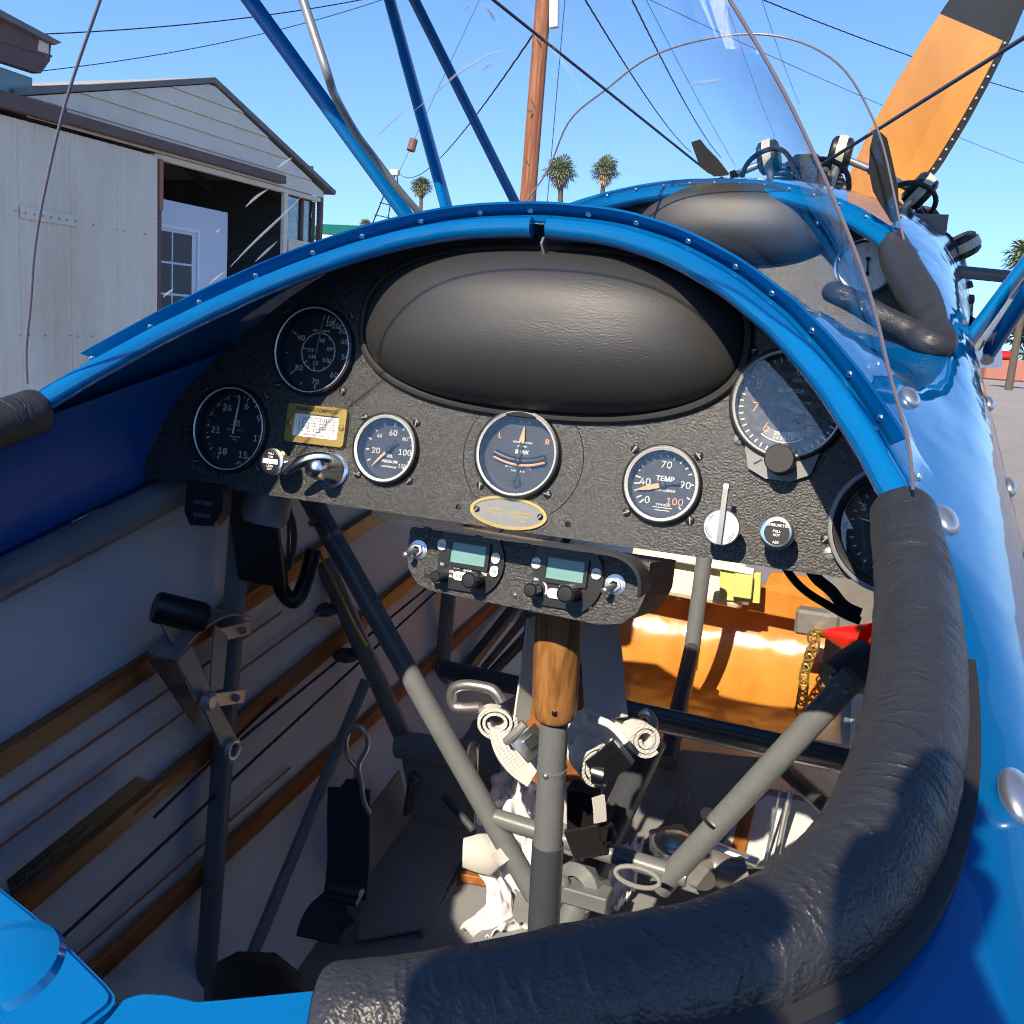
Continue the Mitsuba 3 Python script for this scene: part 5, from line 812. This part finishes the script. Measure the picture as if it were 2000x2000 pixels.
# front seat harness straps hanging in front, rolled up
def webbing(pts, w, nrm, mat='m_strap', th=.0022):
    p = spl(pts, 40); t = np.gradient(p, axis=0); return tube(p, 1.0, up=nrm, section=[(-w/2, -th/2), (w/2, -th/2), (w/2, th/2), (-w/2, th/2)])
def roll(c, ax, r, w, turns=3.2, sq=1.0):
    ax = unit(ax); x = unit(np.cross(ax, (0, .2, 1))); y = np.cross(ax, x); a = np.linspace(0, turns*2*math.pi, 110); rr = np.linspace(r*.35, r, 110)
    P = np.asarray(c)+rr[:, None]*(np.cos(a)[:, None]*x+np.sin(a)[:, None]*y*sq); t, A, B = frames(P); n = np.cross(t, ax); S = np.stack([P-ax*w/2-n*.0014, P+ax*w/2-n*.0014, P+ax*w/2+n*.0014, P-ax*w/2+n*.0014], 1)
    return tm(S.reshape(-1, 3), grid_faces(len(P), 4, True))
h1 = thing('shoulder_harness', 'rolled pale grey shoulder strap hanging left of the wooden stick grip', 'harness')
part(h1, 'webbing', webbing([(-0.022,0.140,-0.171), (-0.024,0.140,-0.222), (-0.025,0.135,-0.260), (-0.024,0.130,-0.275)], .026, (.93, -.25, .1)), 'm_strap', 'hanging strap seen nearly edge on')
part(h1, 'roll', roll((-0.050,0.130,-0.279), (.35, -.9, .25), .0195, .040, 2.6, .8), 'm_strap', 'rolled up webbing'); part(h1, 'webbing', webbing([(-0.031,0.120,-0.281), (-0.021,0.110,-0.291), (-0.008,0.110,-0.302), (0.004,0.110,-0.307)], .042, (.5, -.7, .5)), 'm_strap'); part(h1, 'rubber_band', tube(spl([(-0.009,0.095,-0.260), (-0.016,0.092,-0.270), (-0.025,0.095,-0.281)], 10), .0045, 10), 'm_sheet')
lp = np.array([(-0.094,0.120,-0.261),(-0.093,0.120,-0.251),(-0.086,0.120,-0.247),(-0.064,0.120,-0.243),(-0.055,0.120,-0.244),(-0.046,0.120,-0.253),(-0.036,0.120,-0.261),(-0.043,0.120,-0.264),(-0.051,0.120,-0.257),(-0.058,0.120,-0.251)])
part(h1, 'loop', tube(spl([(-0.042,0.120,-0.255),(-0.052,0.120,-0.245),(-0.061,0.120,-0.244),(-0.084,0.120,-0.247),(-0.092,0.120,-0.252),(-0.094,0.120,-0.261),(-0.090,0.120,-0.270),(-0.081,0.120,-0.270),(-0.063,0.120,-0.265)], 60), .0055, 12), 'm_alu', 'bright steel end loop'); part(h1, 'buckle', [bar((-0.005,0.080,-0.263), (0.012,0.080,-0.278), .028, .006, (.5, -.8, .4)), bar((0.002,0.075,-0.263), (0.009,0.075,-0.270), .012, .008, (.5, -.8, .4))], 'm_chrome', 'steel buckle')
h2 = thing('shoulder_harness', 'rolled pale grey shoulder strap with steel buckle hanging right of the wooden stick grip', 'harness')
part(h2, 'webbing', webbing([(0.028,0.170,-0.167), (0.039,0.165,-0.203), (0.049,0.150,-0.233), (0.059,0.130,-0.254)], .040, (.1, -.95, .25)), 'm_strap', 'broad hanging strap'); part(h2, 'webbing', webbing([(0.009,0.190,-0.177), (0.015,0.190,-0.218), (0.021,0.180,-0.235)], .022, (.1, -.95, .25)), 'm_belt')
ra, rb_ = np.array((0.041,0.120,-0.282)), np.array((0.072,0.075,-0.278))
part(h2, 'fold', [tube(np.array([(ra+rb_)/2-unit(rb_-ra)*.022, (ra+rb_)/2+unit(rb_-ra)*.022]), .0180, 28, caps=False), roll((ra+rb_)/2, rb_-ra, .0178, .043, 2.6)], 'm_strap', 'webbing wrapped into a thick roll')
part(h2, 'webbing', webbing([(0.062,0.120,-0.248), (0.059,0.115,-0.257), (0.046,0.115,-0.268), (0.041,0.100,-0.275)], .048, (.35, -.8, .5), th=.003), 'm_strap')
part(h2, 'band', tube(spl([(0.053,0.085,-0.237), (0.075,0.080,-0.237), (0.090,0.080,-0.249)], 12), .0035, 8), 'm_white')
part(h2, 'buckle', [bar((0.066,0.075,-0.281), (0.090,0.075,-0.255), .026, .010, (.4, -.8, .45)), bar((0.076,0.075,-0.273), (0.088,0.075,-0.257), .013, .010, (.4, -.8, .45)), rod((0.065,0.075,-0.282), (0.076,0.075,-0.281), .010)], 'm_chrome', 'steel quick release buckle'); part(h2, 'roll', roll((0.092,0.130,-0.263), (.5, -.85, .2), .0150, .034, 2.4), 'm_strap', 'small roll of webbing'); part(h2, 'loop', tube(spl([(0.084,0.160,-0.255),(0.089,0.160,-0.252),(0.096,0.160,-0.257),(0.098,0.160,-0.263),(0.091,0.160,-0.264)], 24), .0042, 10), 'm_alu')
# front seat frame and legs seen under the panel
tubes('seat_rail', 'm_tube_dark', [((-0.113,0.400,-0.252), (-0.107,0.380,-0.343), .007, None), ((-0.138,0.550,-0.298), (-0.349,0.850,-0.549), .009, None), ((-0.151,0.500,-0.287), (-0.326,0.800,-0.495), .006, None)])
part(plane, 'seat_board', prism(Polygon([(0, 0), (.09, 0), (.08, -.22), (-.01, -.22)]), .01, (-0.109,0.420,-0.255), AX, unit((0, .05, 1)), (0, -1, 0)), 'm_wood', 'dark wooden back board of the front seat in shade')
# black bracket for the aft end of the stick linkage
part(plane, 'bracket', [bar((0.017,0.240,-0.382), (0.019,0.250,-0.440), .036, .02, (0, -1, 0)), bar((0.006,0.245,-0.453), (0.043,0.245,-0.435), .02, .034, (0, 0, 1)), rod((0.045,0.230,-0.416), (0.050,0.230,-0.428), .010)], 'm_black', 'black steel bracket on the cross tube')
part(plane, 'strap_tail', webbing([(-0.024,0.300,-0.416), (-0.016,0.300,-0.441), (-0.016,0.300,-0.464)], .026, (.1, -.95, .25)), 'm_strap'); part(plane, 'strap_tail', webbing([(0.037,0.220,-0.379), (0.040,0.220,-0.393), (0.042,0.220,-0.407)], .014, (.6, -.7, .25)), 'm_strap')
part(plane, 'torque_joint', [lathe([(.016, -.02), (.030, -.014), (.030, .014), (.016, .02)], (0.002,0.332,-0.555), unit((.25, .9, -.1)), 30), ico((-0.016,0.306,-0.545), .010, 2), ico((0.033,0.325,-0.556), .010, 2), bar((-0.021,0.312,-0.554), (0.041,0.312,-0.554), .03, .02)], 'm_tube', 'round clamp joint of the torque tube')
part(plane, 'torque_tube', rod((0.005,0.328,-0.555), (-0.009,0.306,-0.609), .017, 20), 'm_tube'); part(plane, 'pull_ring', tube(np.array([np.array((0.098,0.160,-0.421))+AX*.022*math.cos(a)+np.array((0, .35, .8))*.010*math.sin(a) for a in np.linspace(0, 2*math.pi, 30)]), .0025, 8, caps=False), 'm_sheet')
# ribbed footrest clip and rags on the floor
cloth = thing('rag', 'crumpled white cleaning rag lying on the cockpit floor', 'rag')
gx, gy = np.meshgrid(np.linspace(0, 1, 60), np.linspace(0, 1, 90)); c0 = [np.array(p) for p in ((-0.204,0.584,-0.561), (-0.094,0.579,-0.546), (-0.127,0.287,-0.637), (-0.027,0.322,-0.629))]
P = (c0[0]*(1-gx[..., None])+c0[1]*gx[..., None])*(1-gy[..., None])+(c0[2]*(1-gx[..., None])+c0[3]*gx[..., None])*gy[..., None]
nz = meshkit.fbm(np.stack([gx*4.2, gy*6, 0*gx], -1), 4, 5); P[..., 2] += (nz-.45)*.085*np.minimum(1, 4*gx*(1-gx)+.25); P[..., 0] += (meshkit.fbm(np.stack([gy*5, 0*gy, 0*gy+3], -1), 3, 2)-.5)*.08
part(cloth, 'cloth', tm(P.reshape(-1, 3), grid_faces(90, 60)), 'm_cloth', smooth=True)
cloth2 = thing('rag', 'second pale rag tucked behind the torque tube at right', 'rag')
c0 = [np.array(p) for p in ((0.005,0.479,-0.569), (0.044,0.482,-0.568), (0.022,0.368,-0.609), (0.052,0.404,-0.601))]; P = (c0[0]*(1-gx[..., None])+c0[1]*gx[..., None])*(1-gy[..., None])+(c0[2]*(1-gx[..., None])+c0[3]*gx[..., None])*gy[..., None]; P[..., 2] += (nz-.5)*.06
part(cloth2, 'cloth', tm(P.reshape(-1, 3), grid_faces(90, 60)), 'm_cloth', smooth=True)
pd_ = thing('rudder_pedal', 'dark blue grey left rudder pedal plate with turned top', 'pedal')
def quad(name, pts, th, mat, lab=None, par=None):
    p = np.array(pts, float); n = unit(np.cross(p[1]-p[0], p[2]-p[0])); return part(par or plane, name, hull(np.vstack([p-n*th/2, p+n*th/2])), mat, lab)
quad('plate', [(-0.299,0.420,-0.459),(-0.178,0.420,-0.451),(-0.176,0.420,-0.510),(-0.177,0.420,-0.578),(-0.266,0.420,-0.585),(-0.288,0.420,-0.510)], .003, 'm_sheet', None, pd_); part(pd_, 'top_roll', rod((-0.292,0.410,-0.476), (-0.181,0.410,-0.463), .018, 20), 'm_sheet'); part(pd_, 'arm', bar((-0.264,0.400,-0.509), (-0.269,0.400,-0.568), .014, .006, AX), 'm_tube_dark'); part(pd_, 'link', rod((-0.207,0.380,-0.516), (-0.155,0.360,-0.539), .005), 'm_tube_dark'); part(pd_, 'bolt', ico((-0.257,0.390,-0.506), .008, 2), 'm_tube_dark')
tg_ = thing('foot_trough', 'grey sheet metal foot trough on the left of the floor', 'trough')
quad('base', [(-0.286,0.437,-0.599),(-0.184,0.447,-0.597),(-0.175,0.275,-0.636),(-0.245,0.231,-0.647),(-0.282,0.308,-0.629)], .004, 'm_sheet', None, tg_); quad('lip', [np.array(p) for p in [(-0.173,0.403,-0.607),(-0.177,0.269,-0.638)]]+[np.array(p)-np.array((0, 0, .03)) for p in [(-0.173,0.403,-0.607),(-0.177,0.269,-0.638)]], .004, 'm_tube', None, tg_); quad('wall', [np.array(p) for p in [(-0.283,0.304,-0.630),(-0.283,0.438,-0.599)]]+[np.array(p)+np.array((-.02, 0, .07)) for p in [(-0.283,0.438,-0.599),(-0.283,0.304,-0.630)]], .004, 'm_sheet', None, tg_)
part(plane, 'floor_batten', bar((-0.172,0.378,-0.615), (-0.121,0.383,-0.613), .03, .012), 'm_wood'); fc_ = part(plane, 'rib_pad', tube(np.array([(-0.165,0.357,-0.574),(-0.147,0.364,-0.573),(-0.131,0.366,-0.572),(-0.116,0.375,-0.570)]), [.018, .024, .026, .012], 20), 'm_strap', 'ribbed pale pad tied to the diagonal tube'); part(plane, 'tube_band', tube(np.array([(-0.078,0.250,-0.484),(-0.066,0.250,-0.495)]), .0145, 20), 'm_strap')
# lap belt standing at the left of the seat
bl_ = thing('lap_belt', 'dark blue lap belt with wire hook standing left of the seat', 'seat belt')
part(bl_, 'webbing', webbing([(-0.259,0.220,-0.445), (-0.255,0.215,-0.486), (-0.250,0.210,-0.530), (-0.247,0.200,-0.571)], .050, (.25, -.9, .3), 'm_belt', .004), 'm_belt', 'dark blue webbing'); part(bl_, 'hook', tube(spl([(-0.251,0.220,-0.429),(-0.250,0.220,-0.419),(-0.260,0.220,-0.408),(-0.266,0.220,-0.391),(-0.259,0.220,-0.371),(-0.248,0.220,-0.366),(-0.238,0.220,-0.380),(-0.242,0.220,-0.399),(-0.248,0.220,-0.414),(-0.244,0.220,-0.432),(-0.238,0.220,-0.458),(-0.230,0.220,-0.470)], 60), .0032, 10), 'm_alu', 'bent steel wire hook'); part(bl_, 'end_fitting', [hull([(-0.266,0.225,-0.437),(-0.247,0.225,-0.432),(-0.243,0.225,-0.462),(-0.278,0.225,-0.476),(-0.281,0.225,-0.462)]+[(-0.262,0.218,-0.433),(-0.243,0.218,-0.428),(-0.239,0.218,-0.458),(-0.274,0.218,-0.471),(-0.277,0.218,-0.458)])], 'm_belt')
part(bl_, 'adjuster', [bar((-0.265,0.195,-0.565), (-0.224,0.195,-0.561), .022, .008, (0, -.4, 1)), rod((-0.263,0.190,-0.558), (-0.221,0.190,-0.553), .005)], 'm_tube_dark', 'steel adjuster bar'); part(bl_, 'lower_webbing', webbing([(-0.242,0.190,-0.571), (-0.254,0.170,-0.584), (-0.251,0.150,-0.596)], .050, (.3, -.3, .9), 'm_belt', .004), 'm_belt')
seat = thing('pilot_seat', 'black padded seat corner rising at the lower left behind the rim', 'seat')
sm = trimesh.convex.convex_hull(np.array([(-0.272,-0.020,-0.544),(-0.257,-0.020,-0.513),(-0.234,-0.020,-0.494),(-0.193,-0.020,-0.482),(-0.170,-0.020,-0.492),(-0.147,-0.020,-0.506)]+[(-0.193,-0.120,-0.492),(-0.086,-0.120,-0.452)]+[(-0.321,0.060,-0.597),(-0.292,0.060,-0.570),(-0.240,0.060,-0.555),(-0.214,0.060,-0.567)])); part(seat, 'cushion', sm.subdivide().subdivide(), 'm_black', smooth=True)
# right side below the panel: lit wall, varnished plywood, boxes
ang = np.linspace(0, 1, 30); w_ = np.linspace(-.14, 1.10, 24); P = []
pl_a = spl([(-0.206,1.200,-0.416), (-0.197,1.190,-0.477), (-0.181,1.150,-0.529), (-0.157,1.070,-0.563), (-0.121,0.940,-0.571)], 30); pl_b = spl([(0.209,1.200,-0.411), (0.217,1.190,-0.470), (0.226,1.150,-0.519), (0.234,1.070,-0.551), (0.243,0.940,-0.557)], 30)
for k in range(30):
    for w in w_: P.append(pl_a[k]*(1-w)+pl_b[k]*w)
pl = part(plane, 'plywood_sheet', tm(P, grid_faces(len(ang), len(w_))), 'm_ply', 'varnished orange plywood sheet curving down to the floor', smooth=True)
for p in [(-0.109,1.185,-0.415),(-0.087,1.185,-0.414),(-0.064,1.185,-0.417),(-0.006,1.185,-0.407),(0.152,1.185,-0.415),(0.174,1.185,-0.421)]: part(pl, 'bolt', [ico(p, .009, 2, (1, .5, .6)), rod(p, np.array(p)+(0, -.01, .012), .004)], 'm_steel')
part(plane, 'wood_rail', bar((-0.133,1.180,-0.391), (-0.036,1.180,-0.394), .03, .02), 'm_ply', 'varnished pine rail'); part(plane, 'wood_rail', bar((0.079,1.160,-0.383), (0.224,1.160,-0.388), .03, .05), 'm_ply', 'varnished pine rail'); quad('wood_gusset', [(0.101,1.170,-0.369),(0.112,1.170,-0.330),(0.195,1.170,-0.328),(0.234,1.170,-0.386)], .01, 'm_ply', 'varnished plywood gusset')
part(plane, 'tank', bar((-0.152,1.130,-0.353), (0.069,1.130,-0.359), .06, .085, (0, .3, 1), .006), 'm_cream', 'pale cream painted box'); part(plane, 'tank_cap', bar((-0.111,1.100,-0.317), (0.087,1.100,-0.321), .05, .012, (0, .3, 1)), 'm_white'); part(plane, 'bracket', [bar((0.063,1.090,-0.320), (0.067,1.090,-0.377), .075, .012, (0, -1, 0)), bar((0.071,1.070,-0.321), (0.072,1.070,-0.364), .035, .012, (0, -1, 0))], 'm_lime', 'pale green bracket')
part(plane, 'junction_box', bar((0.211,1.020,-0.351), (0.212,1.020,-0.396), .074, .04, (0, -1, 0), .005), 'm_steel', 'silver junction box on the right wall'); part(plane, 'sheet_plate', prism(Polygon([(0, 0), (.13, 0), (.13, .27), (.03, .28), (0, .22)]), .003, (0.228,1.100,-0.516), AX, EZ, (0, -1, 0)), 'm_steel', 'pale aluminium plate on the right side')
ch = [(0.208,0.980,-0.390),(0.214,0.980,-0.402),(0.208,0.980,-0.422),(0.206,0.980,-0.440),(0.203,0.980,-0.457),(0.204,0.980,-0.470),(0.205,0.980,-0.493),(0.204,0.980,-0.523)]
part(plane, 'chain', [tube(np.array([np.array(c)+np.array((math.cos(a)*.0075, (0.003 if i % 2 else -.003)*math.sin(a), math.sin(a)*.014)) for a in np.linspace(0, 2*math.pi, 14)]), .0018, 6) for i, c in enumerate(spl(ch, 15))], 'm_brass', 'small brass chain')
ex_ = thing('red_funnel', 'bright red cone half hidden behind the right padding', 'cone')
c1, c0_ = np.array((0.231,0.970,-0.376)), np.array((0.297,0.900,-0.361)); part(ex_, 'cone', lathe([(0, -.002), (.007, -.002), (.0085, 0), (.034, .10), (.036, .108)], c1, c0_-c1, 36), 'm_red'); part(ex_, 'collar', lathe([(0, -.03), (.006, -.03), (.006, -.002)], c1, c0_-c1, 16), 'm_brass')
tubes('frame_tube', 'm_tube_dark', [((0.280,0.300,-0.202), (0.249,0.270,-0.223), .020, None)])
for pts, r in (([(0.180,0.280,-0.104),(0.196,0.280,-0.126),(0.211,0.280,-0.139),(0.234,0.280,-0.150),(0.254,0.280,-0.158),(0.267,0.280,-0.161)], .0042), ([(0.206,0.280,-0.100),(0.222,0.280,-0.126),(0.237,0.280,-0.136),(0.248,0.280,-0.147),(0.266,0.280,-0.154)], .0060)): part(plane, 'cable', tube(spl(pts, 24), r, 10), 'm_black', 'black cable under the right end of the panel')
# lower right: floor fabric, wooden strip and rods in the sun
quad('floor_panel', [(0.131,0.487,-0.581),(0.156,0.604,-0.554),(0.185,0.654,-0.543),(0.272,0.661,-0.541),(0.242,0.528,-0.572)], .004, 'm_fabric', 'white fabric lit by the sun at lower right'); part(plane, 'floor_strip', bar((0.164,0.475,-0.579), (0.163,0.630,-0.543), .018, .012), 'm_wood', 'varnished strip on the sunlit fabric')
for a, b, r in (((0.200,0.507,-0.562), (0.204,0.587,-0.496), .0018), ((0.213,0.524,-0.558), (0.217,0.588,-0.496), .0040), ((0.135,0.480,-0.546), (0.193,0.470,-0.548), .0070)): part(plane, 'push_rod', rod(a, b, r, 10), 'm_alu')
quad('front_floor', [(-0.064,0.707,-0.541),(0.161,0.751,-0.531),(0.136,0.571,-0.572),(-0.046,0.466,-0.596)], .004, 'm_sheet', 'grey sheet metal floor ahead of the cross tube'); part(plane, 'cable_clip', [bar((0.081,0.567,-0.548), (0.089,0.517,-0.560), .03, .012), rod((0.080,0.597,-0.541), (0.080,0.581,-0.553), .003), rod((0.072,0.643,-0.531), (0.054,0.492,-0.580), .0018)], 'm_steel', 'steel pulley clip on the floor')
part(plane, 'pulley_block', [bar((0.072,0.417,-0.535), (0.109,0.444,-0.529), .05, .03), ico((0.095,0.414,-0.520), .028, 2, (1, 1, .5))], 'm_alu')
part(plane, 'elbow_pipe', tube(spl([(0.132,0.390,-0.541),(0.138,0.411,-0.536),(0.148,0.413,-0.536),(0.159,0.410,-0.537),(0.181,0.416,-0.535)], 20), .020, 16), 'm_steel')
# ---------------------------------------------------------------- the photographer, standing on the apron beside the cockpit (behind the camera; casts the shadows on the padding)
def flesh(chains, extra=(), res=.02, it=8):
    import manifold3d as m3
    def ball(p, r): return [np.asarray(p, float)+r*d for d in trimesh.creation.icosphere(subdivisions=1).vertices]
    parts = []
    for ch in chains:
        for (a, ra), (b, rb) in zip(ch[:-1], ch[1:]):
            h = trimesh.convex.convex_hull(np.array(ball(a, ra)+ball(b, rb))); parts.append(m3.Manifold(m3.Mesh(np.asarray(h.vertices, np.float32), np.asarray(h.faces, np.uint32))))
    for h in extra: parts.append(m3.Manifold(m3.Mesh(np.asarray(h.vertices, np.float32), np.asarray(h.faces, np.uint32))))
    u = m3.Manifold.batch_boolean(parts, m3.OpType.Add).refine_to_length(res).to_mesh(); m = trimesh.Trimesh(u.vert_properties[:, :3], u.tri_verts); trimesh.smoothing.filter_taubin(m, iterations=it); return m
scene['m_skin'] = pr((0.42, 0.24, 0.17), 0.5); scene['m_shirt'] = pr((0.035, 0.045, 0.075), 0.85); scene['m_jeans'] = pr((0.045, 0.065, 0.11), 0.85)
ph = thing('person', 'photographer in dark shirt and jeans holding a phone out over the cockpit rim', 'person')
gx0, gy0 = .64, -1.36; G_ = lambda x, y, h: np.array((gx0+x, gy0+y, ZG+h))
HL, HR = np.array((.155, -.800, .175)), np.array((.236, -.712, .175))
neck, sl_, sr_ = G_(-.02, .02, 1.50), G_(-.20, .10, 1.43), G_(.16, -.08, 1.43)
part(ph, 'body', flesh([[(neck, .055), (G_(-.05, .05, 1.60), .05)], [(HL, .028), (HL+(.02, -.06, -.01), .027), (G_(-.36, .22, 1.44), .040), (sl_, .055)], [(HR, .015), (HR+(.004, -.05, .0), .020), (HR+(.02, -.10, -.01), .026), (G_(-.14, .28, 1.44), .040), (sr_, .055)]]), 'm_skin', smooth=True)
part(ph, 'head', flesh([[(G_(-.06, .06, 1.63), .072), (G_(-.055, .05, 1.72), .088), (G_(-.035, .03, 1.72), .088)], [(G_(-.13, .125, 1.655), .012), (G_(-.115, .11, 1.695), .012)]], res=.015), 'm_skin', smooth=True); part(ph, 'hair', flesh([[(G_(-.04, .035, 1.75), .092), (G_(-.01, .0, 1.72), .085), (G_(0, -.01, 1.66), .062)]]), 'm_black', smooth=True)
part(ph, 'shirt', flesh([[(sl_, .068), (sr_, .068)], [(G_(-.15, .08, 1.36), .10), (G_(-.12, .06, 1.05), .105)], [(G_(.12, -.06, 1.36), .10), (G_(.10, -.05, 1.05), .105)], [(G_(-.12, .06, 1.0), .11), (G_(.10, -.05, 1.0), .11)], [(G_(-.14, .07, 1.38), .08), (G_(.10, -.05, 1.0), .10)], [(G_(.10, -.05, 1.38), .08), (G_(-.12, .06, 1.0), .10)], [(sl_, .066), (sl_*.55+G_(-.36, .22, 1.44)*.45, .058)], [(sr_, .066), (sr_*.55+G_(-.14, .28, 1.44)*.45, .058)]], res=.03), 'm_shirt', smooth=True)
part(ph, 'jeans', flesh([[(G_(-.11, .05, .97), .115), (G_(-.12, .07, .52), .068), (G_(-.13, .05, .10), .052)], [(G_(.10, -.05, .97), .115), (G_(.12, -.05, .52), .068), (G_(.14, -.08, .10), .052)], [(G_(-.1, .05, .98), .115), (G_(.1, -.05, .98), .115)]], res=.03), 'm_jeans', smooth=True)
for x, y in ((-.14, .08), (.14, -.04)): part(ph, 'shoe', flesh([[(G_(x, y-.06, .05), .045), (G_(x-.02, y+.10, .04), .040), (G_(x-.03, y+.16, .035), .032)]]), 'm_black', smooth=True)
fd = unit(np.array((-0.08974,0.23924,-0.09489))-np.array(CAM)); ur = unit(np.cross(fd, (-0.13589,0.15284,0.97886))); uu_ = np.cross(ur, fd)
pn_ = thing('phone', 'dark smartphone held in both hands above the cockpit rim', 'phone'); part(pn_, 'case', cbox(np.array(CAM)-fd*.012-uu_*.058+ur*.022, .036, .074, .004, ur, uu_, fd, .002), 'm_black')
for c, s in ((HL, 1), (HR, .35)):
    for i in range(4 if s == 1 else 2): part(ph, 'finger', flesh([[(c+np.array((s*.012, .004, .030-.016*i)), .0095), (c+np.array((s*.030, .024, .030-.016*i)), .0088), (c+np.array((s*.045, .020, .028-.016*i)), .0078)]], res=.006, it=4), 'm_skin', smooth=True)
    part(ph, 'thumb', flesh([[(c+np.array((0, -.02, -.01)), .012), (c+np.array((s*.03, -.022, .012)), .010), (c+np.array((s*.045, -.010, .018)), .009)]], res=.006, it=4), 'm_skin', smooth=True)
